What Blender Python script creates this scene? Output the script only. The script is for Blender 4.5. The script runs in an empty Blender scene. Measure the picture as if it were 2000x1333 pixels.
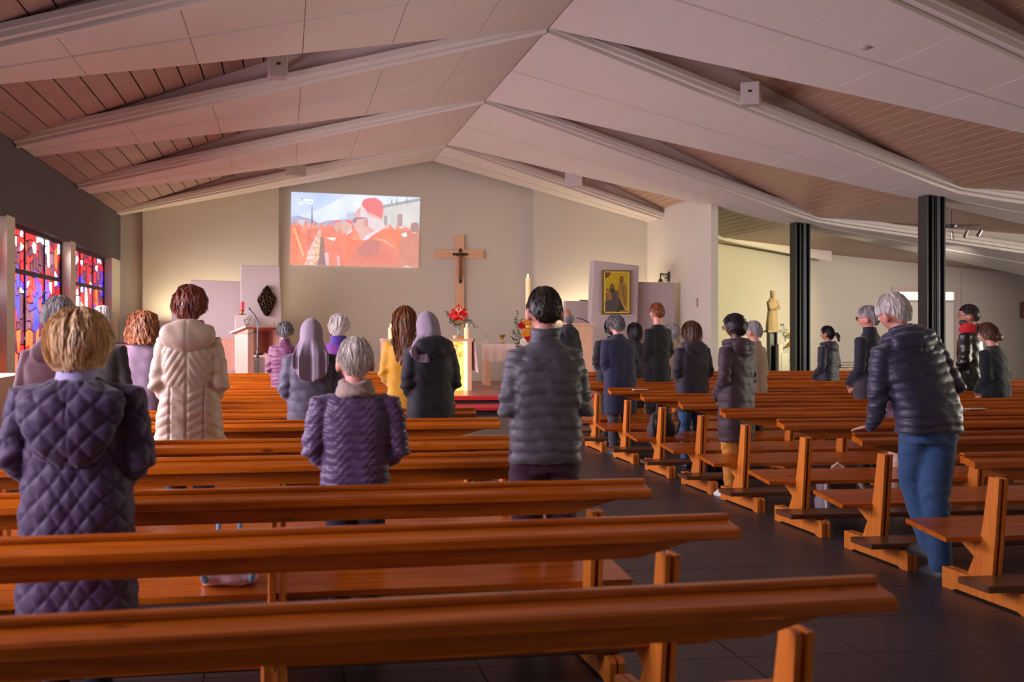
import bpy, bmesh, math, random
import numpy as np
from mathutils import Vector, Matrix, noise as mnoise

random.seed(11)
SC = bpy.context.scene
COL = SC.collection
R = math.radians
# ---------------------------------------------------------------- camera, light, exposure
CAM_H = 1.5
YAW = R(7.2)
FPX, CX, HY = 2150.0, 829.6, 642.0
cd = bpy.data.cameras.new('camera')
cam = bpy.data.objects.new('camera', cd)
COL.objects.link(cam)
cam.location = (0, 0, CAM_H)
cam.rotation_euler = (R(90), 0, -YAW)
cd.sensor_width = 36
cd.lens = FPX * 36 / 2000
cd.shift_x = (1000 - CX) / 2000
cd.shift_y = -(666.5 - HY) / 2000
cd.clip_start = 0.05
cd.dof.use_dof = True
cd.dof.focus_distance = 9.5
cd.dof.aperture_fstop = 3.2
SC.camera = cam
SC.view_settings.view_transform = 'Standard'
SC.view_settings.look = 'None'
SC.view_settings.exposure = 0.68
SC.view_settings.gamma = 1.0
SC.view_settings.use_curve_mapping = False
w = bpy.data.worlds.new('world')
SC.world = w
w.use_nodes = True
w.node_tree.nodes['Background'].inputs[0].default_value = (0.75, 0.85, 1.0, 1)
w.node_tree.nodes['Background'].inputs[1].default_value = 0.6
SC.cycles.max_bounces = 7
SC.cycles.diffuse_bounces = 5
SC.cycles.glossy_bounces = 3
SC.cycles.use_denoising = True
SC.cycles.sample_clamp_indirect = 6


def srgb(r, g, b):
    def f(v):
        v /= 255.0
        return v / 12.92 if v <= 0.04045 else ((v + 0.055) / 1.055) ** 2.4
    return (f(r), f(g), f(b))


def area(name, loc, target, sx, sy, col, power):
    ld = bpy.data.lights.new(name, 'AREA')
    ld.shape = 'RECTANGLE'
    ld.size, ld.size_y = sx, sy
    ld.color = col
    ld.energy = power
    o = bpy.data.objects.new(name, ld)
    COL.objects.link(o)
    o.location = loc
    d = Vector(target) - Vector(loc)
    o.rotation_euler = d.to_track_quat('-Z', 'Y').to_euler()
    return o


def spot(name, loc, target, col, power, angle, blend=0.6, size=0.05):
    ld = bpy.data.lights.new(name, 'SPOT')
    ld.color, ld.energy, ld.spot_size, ld.spot_blend, ld.shadow_soft_size = col, power, R(angle), blend, size
    o = bpy.data.objects.new(name, ld)
    COL.objects.link(o)
    o.location = loc
    d = Vector(target) - Vector(loc)
    o.rotation_euler = d.to_track_quat('-Z', 'Y').to_euler()
    return o


# daylight through the stained bays of the left wall (those beside and behind the camera) and the aisle windows on the right
for yc, p in ((4.15, 120), (8.7, 240), (13.2, 250), (17.7, 290), (22.0, 150)):
    lo = area('left_window_light', (-3.78, yc, 1.95), (0, yc + .8, .5), 3.6, 2.0, (.95, .84, 1.0) if yc < 15 else (.95, .87, .98), p)
    lo.data.spread = R(122)
area('back_window_light', (6.0, -2.9, 1.9), (5.0, 10, .2), 9, 2.0, (1.0, .86, .78), 30)
area('aisle_window_light', (18.6, 14, 1.9), (10, 14.5, 2.4), 19, 1.4, (1.0, .95, .76), 1150)
# lamps of the place: uplights hidden behind the low walls, the spot on the statue
area('uplight', (-1.6, 25.0, 1.7), (-1.6, 25.3, 4), 2.6, .15, (1.0, .82, .55), 26)
area('uplight', (7.4, 25.0, 1.6), (7.4, 25.35, 4), 2.0, .15, (1.0, .82, .55), 26)
spot('statue_spot', (12.2, 19.0, 2.75), (10.6, 25.6, 1.75), (1.0, .88, .5), 1050, 50, .8)
spot('wall_spot', (12.9, 19.0, 2.75), (14.2, 26.0, 1.2), (1.0, .84, .78), 600, 62, 1.0)
spot('altar_spot', (3.0, 14.0, 4.9), (2.9, 22.2, 1.0), (1.0, .8, .6), 180, 50)



# ---------------------------------------------------------------- scene metres from a sight line
def at(px, d):
    """ground point (X, Y) on the sight line of column px at optical depth d metres"""
    xc = (px - CX) / FPX * d
    return (xc * math.cos(YAW) + d * math.sin(YAW), -xc * math.sin(YAW) + d * math.cos(YAW))


def at_y(px, Y):
    """X at which the sight line of column px reaches the plane Y; returns X, depth"""
    k = (px - CX) / FPX
    d = Y / (math.cos(YAW) - k * math.sin(YAW))
    return at(px, d)[0], d


def zz(py, d):
    return CAM_H - (py - HY) * d / FPX


# ---------------------------------------------------------------- materials
MATS = {}


def new_mat(name):
    m = bpy.data.materials.new(name)
    m.use_nodes = True
    nt = m.node_tree
    return m, nt, nt.nodes['Principled BSDF']


def plain(name, col, rough=0.6, metal=0.0, noise=0.0, nscale=30.0, bump=0.0, sheen=0.0, spec=0.5, coat=0.0, trans=0.0, emit=0.0, emit_col=None):
    if name in MATS:
        return MATS[name]
    m, nt, b = new_mat(name)
    b.inputs['Base Color'].default_value = (*col, 1)
    b.inputs['Roughness'].default_value = rough
    b.inputs['Metallic'].default_value = metal
    b.inputs['Specular IOR Level'].default_value = spec
    b.inputs['Sheen Weight'].default_value = sheen
    b.inputs['Coat Weight'].default_value = coat
    b.inputs['Transmission Weight'].default_value = trans
    if emit:
        b.inputs['Emission Color'].default_value = (*(emit_col or col), 1)
        b.inputs['Emission Strength'].default_value = emit
    if noise or bump:
        tc = nt.nodes.new('ShaderNodeTexCoord')
        nz = nt.nodes.new('ShaderNodeTexNoise')
        nz.inputs['Scale'].default_value = nscale
        nz.inputs['Detail'].default_value = 4
        nt.links.new(tc.outputs['Object'], nz.inputs['Vector'])
        if noise:
            mr = nt.nodes.new('ShaderNodeMapRange')
            mr.inputs[3].default_value = 1 - noise
            mr.inputs[4].default_value = 1 + noise
            nt.links.new(nz.outputs['Fac'], mr.inputs[0])
            mx = nt.nodes.new('ShaderNodeVectorMath')
            mx.operation = 'SCALE'
            mx.inputs[0].default_value = col
            nt.links.new(mr.outputs[0], mx.inputs['Scale'])
            nt.links.new(mx.outputs[0], b.inputs['Base Color'])
        if bump:
            bp = nt.nodes.new('ShaderNodeBump')
            bp.inputs['Strength'].default_value = bump
            bp.inputs['Distance'].default_value = 0.01
            nt.links.new(nz.outputs['Fac'], bp.inputs['Height'])
            nt.links.new(bp.outputs[0], b.inputs['Normal'])
    MATS[name] = m
    return m


def wood(name, c1, c2, rough=0.32, axis=0, knots=True, coat=0.25, sc=1.0, spec=0.5):
    if name in MATS:
        return MATS[name]
    m, nt, b = new_mat(name)
    N, L = nt.nodes, nt.links
    tc = N.new('ShaderNodeTexCoord')
    oi = N.new('ShaderNodeObjectInfo')
    off = N.new('ShaderNodeVectorMath')
    off.operation = 'MULTIPLY_ADD'
    off.inputs[1].default_value = (1, 1, 1)
    rnd = N.new('ShaderNodeVectorMath')
    rnd.operation = 'SCALE'
    rnd.inputs[0].default_value = (13.0, 7.0, 5.0)
    L.new(oi.outputs['Random'], rnd.inputs['Scale'])
    L.new(tc.outputs['Object'], off.inputs[0])
    L.new(rnd.outputs[0], off.inputs[2])
    mp = N.new('ShaderNodeMapping')
    s = [22 * sc] * 3
    s[axis] = 1.1 * sc
    mp.inputs['Scale'].default_value = s
    L.new(off.outputs[0], mp.inputs['Vector'])
    nz = N.new('ShaderNodeTexNoise')
    nz.inputs['Scale'].default_value = 1.6
    nz.inputs['Detail'].default_value = 6
    nz.inputs['Roughness'].default_value = 0.62
    nz.inputs['Distortion'].default_value = 0.8
    L.new(mp.outputs[0], nz.inputs['Vector'])
    cr = N.new('ShaderNodeValToRGB')
    cr.color_ramp.elements[0].position = 0.3
    cr.color_ramp.elements[0].color = (*c1, 1)
    cr.color_ramp.elements[1].position = 0.7
    cr.color_ramp.elements[1].color = (*c2, 1)
    L.new(nz.outputs['Fac'], cr.inputs[0])
    out = cr.outputs[0]
    if knots:
        mp2 = N.new('ShaderNodeMapping')
        s2 = [7.0] * 3
        s2[axis] = 2.6
        mp2.inputs['Scale'].default_value = s2
        L.new(off.outputs[0], mp2.inputs['Vector'])
        vo = N.new('ShaderNodeTexVoronoi')
        vo.inputs['Scale'].default_value = 0.9
        L.new(mp2.outputs[0], vo.inputs['Vector'])
        kr = N.new('ShaderNodeValToRGB')
        kr.color_ramp.elements[0].position = 0.04
        kr.color_ramp.elements[0].color = (0.3, 0.3, 0.3, 1)
        kr.color_ramp.elements[1].position = 0.11
        kr.color_ramp.elements[1].color = (1, 1, 1, 1)
        L.new(vo.outputs['Distance'], kr.inputs[0])
        mx = N.new('ShaderNodeMix')
        mx.data_type = 'RGBA'
        mx.blend_type = 'MULTIPLY'
        mx.inputs['Factor'].default_value = 1.0
        L.new(out, mx.inputs['A'])
        L.new(kr.outputs[0], mx.inputs['B'])
        out = mx.outputs['Result']
    L.new(out, b.inputs['Base Color'])
    b.inputs['Roughness'].default_value = rough
    b.inputs['Coat Weight'].default_value = coat
    b.inputs['Coat Roughness'].default_value = 0.25
    b.inputs['Specular IOR Level'].default_value = spec
    bp = N.new('ShaderNodeBump')
    bp.inputs['Strength'].default_value = 0.08
    L.new(nz.outputs['Fac'], bp.inputs['Height'])
    L.new(bp.outputs[0], b.inputs['Normal'])
    MATS[name] = m
    return m


# ---------------------------------------------------------------- mesh helpers
class MB:
    def __init__(s):
        s.v, s.f = [], []

    def add(s, v, f):
        o = len(s.v)
        s.v += [tuple(p) for p in v]
        s.f += [tuple(i + o for i in q) for q in f]
        return s

    def box(s, x0, x1, y0, y1, z0, z1, M=None):
        v = [(x, y, z) for z in (z0, z1) for y in (y0, y1) for x in (x0, x1)]
        if M:
            v = [tuple(M @ Vector(p)) for p in v]
        return s.add(v, [(0, 2, 3, 1), (4, 5, 7, 6), (0, 1, 5, 4), (2, 6, 7, 3), (0, 4, 6, 2), (1, 3, 7, 5)])

    def prism(s, poly, a, b, axis=0):
        """extrude a 2-D polygon between a and b along axis (0: poly is y,z; 1: x,z; 2: x,y)"""
        n = len(poly)

        def pt(p, t):
            return (t, p[0], p[1]) if axis == 0 else ((p[0], t, p[1]) if axis == 1 else (p[0], p[1], t))
        v = [pt(p, a) for p in poly] + [pt(p, b) for p in poly]
        f = [tuple(range(n - 1, -1, -1)), tuple(range(n, 2 * n))]
        f += [(i, (i + 1) % n, n + (i + 1) % n, n + i) for i in range(n)]
        return s.add(v, f)

    def rings(s, rs, cap=True):
        n = len(rs[0])
        v = [p for r in rs for p in r]
        f = []
        for i in range(len(rs) - 1):
            for j in range(n):
                k = (j + 1) % n
                f.append((i * n + j, i * n + k, (i + 1) * n + k, (i + 1) * n + j))
        if cap:
            f.append(tuple(range(n - 1, -1, -1)))
            f.append(tuple((len(rs) - 1) * n + j for j in range(n)))
        return s.add(v, f)

    def lathe(s, prof, c=(0, 0, 0), n=20):
        rs = [[(c[0] + r * math.cos(2 * math.pi * j / n), c[1] + r * math.sin(2 * math.pi * j / n), c[2] + z) for j in range(n)] for r, z in prof]
        return s.rings(rs)

    def tube(s, pts, rad, n=10, round_ends=True):
        P = [Vector(p) for p in pts]
        if not hasattr(rad, '__len__'):
            rad = [rad] * len(P)
        rad = list(rad)
        if round_ends:
            d0 = (P[0] - P[1]).normalized()
            d1 = (P[-1] - P[-2]).normalized()
            P = [P[0] + d0 * rad[0] * .9, P[0] + d0 * rad[0] * .6] + P + [P[-1] + d1 * rad[-1] * .6, P[-1] + d1 * rad[-1] * .9]
            rad = [rad[0] * .35, rad[0] * .8] + rad + [rad[-1] * .8, rad[-1] * .35]
        T = []
        for i in range(len(P)):
            a = P[max(0, i - 1)]
            b = P[min(len(P) - 1, i + 1)]
            T.append((b - a).normalized())
        up = Vector((0, 0, 1)) if abs(T[0].z) < .9 else Vector((0, 1, 0))
        u = T[0].cross(up).normalized()
        rs = []
        for i in range(len(P)):
            u = (u - T[i] * u.dot(T[i])).normalized()
            w_ = T[i].cross(u)
            rs.append([tuple(P[i] + (u * math.cos(2 * math.pi * j / n) + w_ * math.sin(2 * math.pi * j / n)) * rad[i]) for j in range(n)])
        return s.rings(rs)

    def ell(s, c, r, n=16, m=10, fn=None):
        v = []
        for i in range(m + 1):
            th = math.pi * i / m
            for j in range(n):
                ph = 2 * math.pi * j / n
                d = (math.sin(th) * math.cos(ph), math.sin(th) * math.sin(ph), math.cos(th))
                k = fn(d) if fn else 1
                v.append((c[0] + r[0] * d[0] * k, c[1] + r[1] * d[1] * k, c[2] + r[2] * d[2] * k))
        f = []
        for i in range(m):
            for j in range(n):
                k = (j + 1) % n
                f.append((i * n + j, (i + 1) * n + j, (i + 1) * n + k, i * n + k))
        return s.add(v, f)

    def loft(s, secs, n=28):
        """secs: (cx, cy, z, rx, ry, e) horizontal super-ellipses"""
        rs = []
        for cx, cy, z, rx, ry, e in secs:
            r = []
            for j in range(n):
                a = 2 * math.pi * j / n
                ca, sa = math.cos(a), math.sin(a)
                r.append((cx + rx * math.copysign(abs(ca) ** (2 / e), ca), cy + ry * math.copysign(abs(sa) ** (2 / e), sa), z))
            rs.append(r)
        return s.rings(rs)

    def xf(s, M):
        s.v = [tuple(M @ Vector(p)) for p in s.v]
        return s

    def mesh(s, name):
        me = bpy.data.meshes.new(name)
        me.from_pydata(s.v, [], s.f)
        me.update()
        return me


def fix(me, smooth=False, angle=None):
    bm = bmesh.new()
    bm.from_mesh(me)
    bmesh.ops.recalc_face_normals(bm, faces=bm.faces)
    if smooth:
        for f in bm.faces:
            f.smooth = True
        if angle:
            for e in bm.edges:
                if len(e.link_faces) == 2 and e.calc_face_angle(0) > R(angle):
                    e.smooth = False
    bm.to_mesh(me)
    bm.free()
    return me


def put(name, mb, mat, parent=None, smooth=False, angle=40, loc=None, bevel=0):
    me = mb if isinstance(mb, bpy.types.Mesh) else mb.mesh(name)
    if not isinstance(mb, bpy.types.Mesh):
        if bevel:
            bm = bmesh.new()
            bm.from_mesh(me)
            bmesh.ops.recalc_face_normals(bm, faces=bm.faces)
            bmesh.ops.bevel(bm, geom=[e for e in bm.edges if len(e.link_faces) == 2 and e.calc_face_angle(0) > .4], offset=bevel, segments=1, affect='EDGES')
            bm.to_mesh(me)
            bm.free()
        fix(me, smooth, angle)
    if mat is not None and not me.materials:
        me.materials.append(mat)
    o = bpy.data.objects.new(name, me)
    COL.objects.link(o)
    if parent:
        o.parent = parent
    if loc:
        o.location = loc
    return o


def tag(o, label, cat, group=None):
    o['label'], o['category'] = label, cat
    if group:
        o['group'] = group
    return o


def thing(name, loc, label, cat, group=None, rz=0):
    o = bpy.data.objects.new(name, None)
    COL.objects.link(o)
    o.location = loc
    o.rotation_euler = (0, 0, rz)
    o.empty_display_size = .1
    return tag(o, label, cat, group)


def struct(name, mb, mat, parent=None, **k):
    o = put(name, mb, mat, parent, **k)
    o['kind'] = 'structure'
    return o


def dup(root, loc, rz, label=None):
    r = root.copy()
    COL.objects.link(r)
    r.location = loc
    r.rotation_euler = (0, 0, rz)
    if label:
        r['label'] = label
    for ch in list(root.children):
        c = ch.copy()
        COL.objects.link(c)
        c.parent = r
        for g in list(ch.children):
            d = g.copy()
            COL.objects.link(d)
            d.parent = c
    return r


# ---------------------------------------------------------------- shared materials
WHITE = plain('white_plaster', srgb(214, 200, 190), .85, noise=.03, nscale=3, bump=.05)
SOFFIT = plain('soffit_plaster', srgb(212, 202, 190), .8, noise=.03, nscale=2)
CREAM = plain('cream_wall', srgb(196, 188, 172), .9, noise=.03, nscale=1.5)
CONCRETE = plain('dark_concrete', srgb(78, 72, 74), .9, noise=.2, nscale=14, bump=.3)
SLAB = plain('slab_plaster', srgb(182, 166, 162), .8, noise=.02, nscale=3)
PINE = wood('orange_pine', srgb(148, 62, 3), srgb(200, 104, 14), .27, 0, coat=.15)
PINE_END = wood('orange_pine_upright', srgb(190, 96, 22), srgb(216, 128, 44), .4, 2, knots=False, coat=.05)
KNEEL = wood('dark_kneeler', srgb(74, 40, 20), srgb(110, 66, 36), .4, 0, knots=False)
SLAT_L = wood('ceiling_wood', srgb(146, 118, 104), srgb(170, 140, 126), .5, 1, knots=False, coat=0)
SLAT_R = wood('ceiling_wood_pale', srgb(160, 124, 100), srgb(180, 146, 122), .45, 1, knots=False, coat=.1)
BLACK = plain('black_steel', srgb(30, 30, 32), .35, spec=.6)
DARK = plain('dark_void', srgb(24, 20, 18), .9)
PALE = wood('pale_beech', srgb(206, 158, 128), srgb(222, 180, 150), .4, 2, knots=False, coat=.1)
BRASS = plain('brass', srgb(190, 150, 70), .3, 1.0)
WAX = plain('wax', srgb(232, 214, 184), .5)
LEAF = plain('leaf_green', srgb(40, 58, 28), .5)

# ================================================================ ROOM
XL, XR_, XC, XA = -3.7, 3.385, 10.23, 18.8       # left wall, ridge, column line, aisle wall
ZL, ZR, ZC, ZA = 4.035, 5.40, 3.60, 2.25         # soffit heights there
WZL, WZR, WZC, WZA = 4.06, 6.12, 3.64, 2.9       # wooden ceiling heights there
YB, YF, YC = -3.0, 25.45, 26.1                   # back wall, front wall, chapel wall


def lerp(a, b, t):
    return a + (b - a) * t


def soff(X):
    if X < XR_:
        return lerp(ZL, ZR, (X - XL) / (XR_ - XL))
    if X < XC:
        return lerp(ZR, ZC, (X - XR_) / (XC - XR_))
    return lerp(ZC, ZA, (X - XC) / (XA - XC))


def wood_z(X):
    if X < XR_:
        return lerp(WZL, WZR, (X - XL) / (XR_ - XL))
    if X < XC:
        return lerp(WZR, WZC, (X - XR_) / (XC - XR_))
    return lerp(WZC, WZA, (X - XC) / (XA - XC))


# ---- floor: slab, then dark tiles; the aisle and its surroundings as single tiles
FLOOR = plain('dark_floor_tile', srgb(58, 49, 50), .42, noise=.12, nscale=2.5, spec=.5)
JOINT = plain('floor_joint', srgb(38, 34, 34), .8)
floor = struct('floor', MB().box(-3.95, XA, YB, 26.3, -.12, -.004), JOINT)
TS = .6
tm = MB().box(.003, TS - .003, .003, TS - .003, -.006, 0).mesh('tile')
tm.materials.append(FLOOR)
fix(tm)
rest = MB()
n_t = 0
for i in range(int((XA + 3.95) / TS)):
    for j in range(int((26 - YB) / TS)):
        x, y = -3.95 + i * TS, YB + j * TS
        if (0.6 < x < 5.4 and 2.4 < y < 16.5):
            o = bpy.data.objects.new('tile', tm)
            COL.objects.link(o)
            o.parent = floor
            o.location = (x, y, random.uniform(-.0006, .0006))
            n_t += 1
        else:
            rest.box(x + .003, x + TS - .003, y + .003, y + TS - .003, -.006, 0)
o = put('tile_field', rest, FLOOR, floor)
o['kind'] = 'stuff'

# ---- ceiling: backing sheet, long planks, folded white beams faced with panels
back = MB()
xs = [XL - .3, XR_, XC, XA + .1]
for a, b in zip(xs, xs[1:]):
    za, zb = wood_z(max(a, XL)) + .06, wood_z(min(b, XA)) + .06
    if a < XL:
        za = wood_z(XL)
    back.add([(a, YB, za), (b, YB, zb), (b, YC + .1, zb), (a, YC + .1, za), (a, YB, za + .2), (b, YB, zb + .2), (b, YC + .1, zb + .2), (a, YC + .1, za + .2)],
             [(0, 1, 2, 3), (4, 7, 6, 5), (0, 4, 5, 1), (1, 5, 6, 2), (2, 6, 7, 3), (3, 7, 4, 0)])
ceiling = struct('ceiling', back, DARK)


def planks(xa, xb, pitch, mat, gap=.014):
    n = int(round(abs(xb - xa) / pitch))
    w_ = (xb - xa) / n
    za, zb = wood_z(xa + 1e-4 if xa < xb else xa), wood_z(xb - 1e-4)
    sl = (wood_z(xb - 1e-3) - wood_z(xa + 1e-3)) / (xb - xa)
    me = MB()
    L_ = w_ - gap
    me.prism([(0, 0), (L_, L_ * sl), (L_, L_ * sl + .02), (0, .02)], YB, YC, 1)
    me = fix(me.mesh('plank'))
    me.materials.append(mat)
    for i in range(n):
        x = xa + i * w_ + gap / 2
        o = bpy.data.objects.new('plank', me)
        COL.objects.link(o)
        o.parent = ceiling
        o.location = (x, 0, wood_z(min(max(x, xa + 1e-3), xb - 1e-3)))


planks(XL, XR_, .262, SLAT_L, .02)
planks(XR_, XC, .15, SLAT_R, .014)
planks(XC, XA, .15, SLAT_R, .014)


def hw(X, half):
    """half width of a beam at X: full bay at the ridge, narrow at wall and column, flaring again in the aisle"""
    if X < XR_:
        t = (X - XL) / (XR_ - XL)
        return lerp(.60, 2.275, t)
    if X < XC:
        t = (X - XR_) / (XC - XR_)
        return lerp(2.275, .58, t ** .97)
    t = (X - XC) / (XA - XC)
    return lerp(.58, 2.1, t)


def soff_s(X):
    """soffit height with the eased bend over the column"""
    r = .55
    if abs(X - XC) < r:
        a, b = soff(XC - r), soff(XC + r)
        t = (X - XC + r) / (2 * r)
        return (1 - t) ** 2 * a + 2 * t * (1 - t) * ZC + t * t * b
    return soff(X)


def beam(Yc, front=None):
    """front: Y of the wall when only the nearer half of the beam is there"""
    stations = [XL + .02, -2.2, -1.0, .2, 1.3, 2.4, XR_ - .008]
    st2 = [XR_ + .008, 4.5, 5.65, 6.8, 7.9, 8.9, 9.7, XC, XC + .5, 12.0, 13.6, 15.2, 17.0, XA - .02]
    if front:
        st2 = [x for x in st2 if x < 12.5] + [13.2]

    def edge(X):
        a = Yc - hw(X, 0)
        b = front if front else Yc + hw(X, 0)
        if front:
            a = min(Yc - hw(X, 0), front - .25)
            if X > 10:
                a = lerp(front - .55, front - .06, (X - 10) / 3.2)
        return a, b
    root = None
    core = MB()
    for sts in (stations, st2):
        rs = []
        for X in sts:
            a, b = edge(X)
            z = soff_s(X) + .022
            zt = max(wood_z(X) + .03, z + .03)
            rs.append([(X, a, z), (X, b, z), (X, b, zt), (X, a, zt)])
        core.rings(rs)
    root = put('beam', core, WHITE, ceiling)
    # stepped moulding along the nearer edge
    for off0, off1, lo, hi in ((-.15, -.07, .055, .12), (-.08, .03, .0, .1), (.05, .16, -.045, .03)):
        for sts in (stations, st2):
            rs = []
            for X in sts:
                a, b = edge(X)
                z = soff_s(X)
                k = min(1, (b - a) / 1.2)
                g = max(.04, min(1, (4.55 - 2 * hw(X, 0)) / .35)) if off0 < 0 else 1
                rs.append([(X, a + off0 * k * g, z + lo * k), (X, a + off1 * k, z + lo * k), (X, a + off1 * k, z + hi * k), (X, a + off0 * k * g, z + hi * k)])
            put('moulding', MB().rings(rs), SOFFIT, root)
    # panels in two strips
    for sts in (stations, st2):
        for X0, X1 in zip(sts, sts[1:]):
            g = .004
            for s in (0, 1):
                c = []
                for X in (X0 + g, X1 - g):
                    a, b = edge(X)
                    k = min(1, (b - a) / 1.6)
                    a += .18 * k
                    mid = lerp(a, b, .5 if not front else .55)
                    y0, y1 = (a, mid - .035 * k) if s == 0 else (mid + .035 * k, b - .005)
                    if front and s == 1:
                        y1 = b - .06
                    c.append((X, y0, y1, soff_s(X)))
                (xa, a0, a1, za), (xb, b0, b1, zb) = c
                t = .03
                m = MB().add([(xa, a0, za), (xa, a1, za), (xb, b1, zb), (xb, b0, zb), (xa, a0, za + t), (xa, a1, za + t), (xb, b1, zb + t), (xb, b0, zb + t)],
                             [(0, 1, 2, 3), (7, 6, 5, 4), (0, 4, 5, 1), (1, 5, 6, 2), (2, 6, 7, 3), (3, 7, 4, 0)])
                put('panel', m, SOFFIT, root)
    return root


BEAMS = [2.6, 7.15, 11.7, 16.25, 20.8]
for yc in BEAMS:
    beam(yc)
beam(25.35, front=YF - .02)

# ---- left wall: sill, piers, lintel, stained glass in the bays
PY = [-2.9, 1.9, 6.4, 10.95, 15.5, 19.9, 24.62]
wl = MB()
wl.box(-3.95, XL, YB, 25.5, 3.0, 4.3)
wall_left = struct('wall_left', wl, CONCRETE)
wl2 = MB().box(-3.95, XL, YB, 25.5, 0, .78)
put('sill_wall', wl2, CREAM, wall_left)
for i, y in enumerate(PY[:-1]):
    put('pier', MB().box(-3.93, XL + .01, y - .22, y + .22, .78, 3.02), CREAM, wall_left)
put('pier', MB().box(-3.93, XL + .01, 24.2, 25.4, .78, 3.02), CREAM, wall_left)

LEAD = plain('window_lead', srgb(30, 24, 28), .6)


def glass(name, c, e):
    m, nt, b = new_mat(name)
    N, L = nt.nodes, nt.links
    tc = N.new('ShaderNodeTexCoord')
    nz = N.new('ShaderNodeTexNoise')
    nz.inputs['Scale'].default_value = 5
    nz.inputs['Detail'].default_value = 3
    L.new(tc.outputs['Object'], nz.inputs['Vector'])
    mr = N.new('ShaderNodeMapRange')
    mr.inputs[3].default_value = .55
    mr.inputs[4].default_value = 1.4
    L.new(nz.outputs['Fac'], mr.inputs[0])
    ml = N.new('ShaderNodeMath')
    ml.operation = 'MULTIPLY'
    ml.inputs[1].default_value = e
    L.new(mr.outputs[0], ml.inputs[0])
    b.inputs['Base Color'].default_value = (*[x * .3 for x in c], 1)
    b.inputs['Roughness'].default_value = .15
    b.inputs['Emission Color'].default_value = (*c, 1)
    L.new(ml.outputs[0], b.inputs['Emission Strength'])
    return m


GL = {'r': glass('glass_red', srgb(214, 30, 40), 1.3), 'o': glass('glass_orange', srgb(255, 96, 34), 1.5), 'p': glass('glass_plum', srgb(104, 44, 72), 1.0),
      'v': glass('glass_violet', srgb(96, 46, 190), 1.3), 'b': glass('glass_blue', srgb(54, 60, 214), 1.3), 'w': glass('glass_white', srgb(240, 240, 255), 1.7),
      'm': glass('glass_mauve', srgb(140, 76, 104), 1.0), 'g': glass('glass_pale', srgb(190, 200, 205), 1.6)}


def stained(n, y0, y1, z0, z1, cols, rows, pal, seed, real=True):
    """a leaded window in the plane of the left wall; every pane is its own piece"""
    rnd = random.Random(seed)
    xg = XL - .17
    fr = MB()
    for a, b, c, d in ((y0, y0 + .05, z0, z1), (y1 - .05, y1, z0, z1), (y0, y1, z0, z0 + .05), (y0, y1, z1 - .05, z1)):
        fr.box(xg - .04, xg + .03, a, b, c, d)
    ym = y0 + (y1 - y0) * .52
    fr.box(xg - .03, xg + .025, y0, y1, lerp(z0, z1, .70) - .035, lerp(z0, z1, .70) + .035)
    for k in (.33, .67):
        yy = lerp(y0, y1, k)
        fr.box(xg - .03, xg + .02, yy - .018, yy + .018, z0, z1)
    win = struct('window_%d' % n, fr, LEAD)
    put('lead', MB().box(xg - .03, xg - .012, y0, y1, z0, z1), LEAD, win)
    W, H = (y1 - y0 - .1) / cols, (z1 - z0 - .1) / rows

    def node(i, j):
        q = random.Random(seed * 1000 + i * 97 + j * 13)
        jx = 0 if i in (0, cols) else q.uniform(-.28, .28)
        jz = 0 if j in (0, rows) else q.uniform(-.3, .3)
        wave = 0 if j in (0, rows) else .55 * math.sin(i * 1.9 + j * .9)
        return y0 + .05 + W * (i + jx), z0 + .05 + H * (j + jz + wave * .8)
    for i in range(cols):
        j = 0
        while j < rows:
            span = rnd.choice((1, 1, 2, 2, 3)) if j < rows - 3 else 1
            q = [node(i, j), node(i + 1, j), node(i + 1, min(rows, j + span)), node(i, min(rows, j + span))]
            j += span
            cy = sum(p[0] for p in q) / 4
            cz = sum(p[1] for p in q) / 4
            q = [(cy + (p[0] - cy) * (1 - .022 / W), cz + (p[1] - cz) * (1 - .022 / max(.08, H * span))) for p in q]
            key = pal(i / cols, (cz - z0) / (z1 - z0), rnd)
            put('pane', MB().prism(q, xg - .008, xg + .004, 0), GL[key], win)
    return win


def pal1(u, v, r):
    if v > .86:
        return r.choice('wrrprgo')
    if v > .72:
        return r.choice('pprmprm')
    if v > .5:
        return r.choice('rbrvrpwrv')
    if v > .3:
        return r.choice('ppmrvppmb')
    return r.choice('oropppr')


def pal2(u, v, r):
    if v > .85:
        return r.choice('wgrrp')
    if u < .6 and .35 < v < .7:
        return r.choice('wgrrgm')
    return r.choice('rvprbopm')


wn = 1
for k in range(len(PY) - 1):
    y0, y1 = PY[k] + .22, PY[k + 1] - .22
    if k < 4 and k != 3:
        continue
    if k == 5:
        y1 = 24.2
    stained(wn, y0, y1, .78, 3.0, 19 if k < 5 else 17, 20, pal1 if k < 5 else pal2, 5 + k)
    wn += 1
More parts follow.
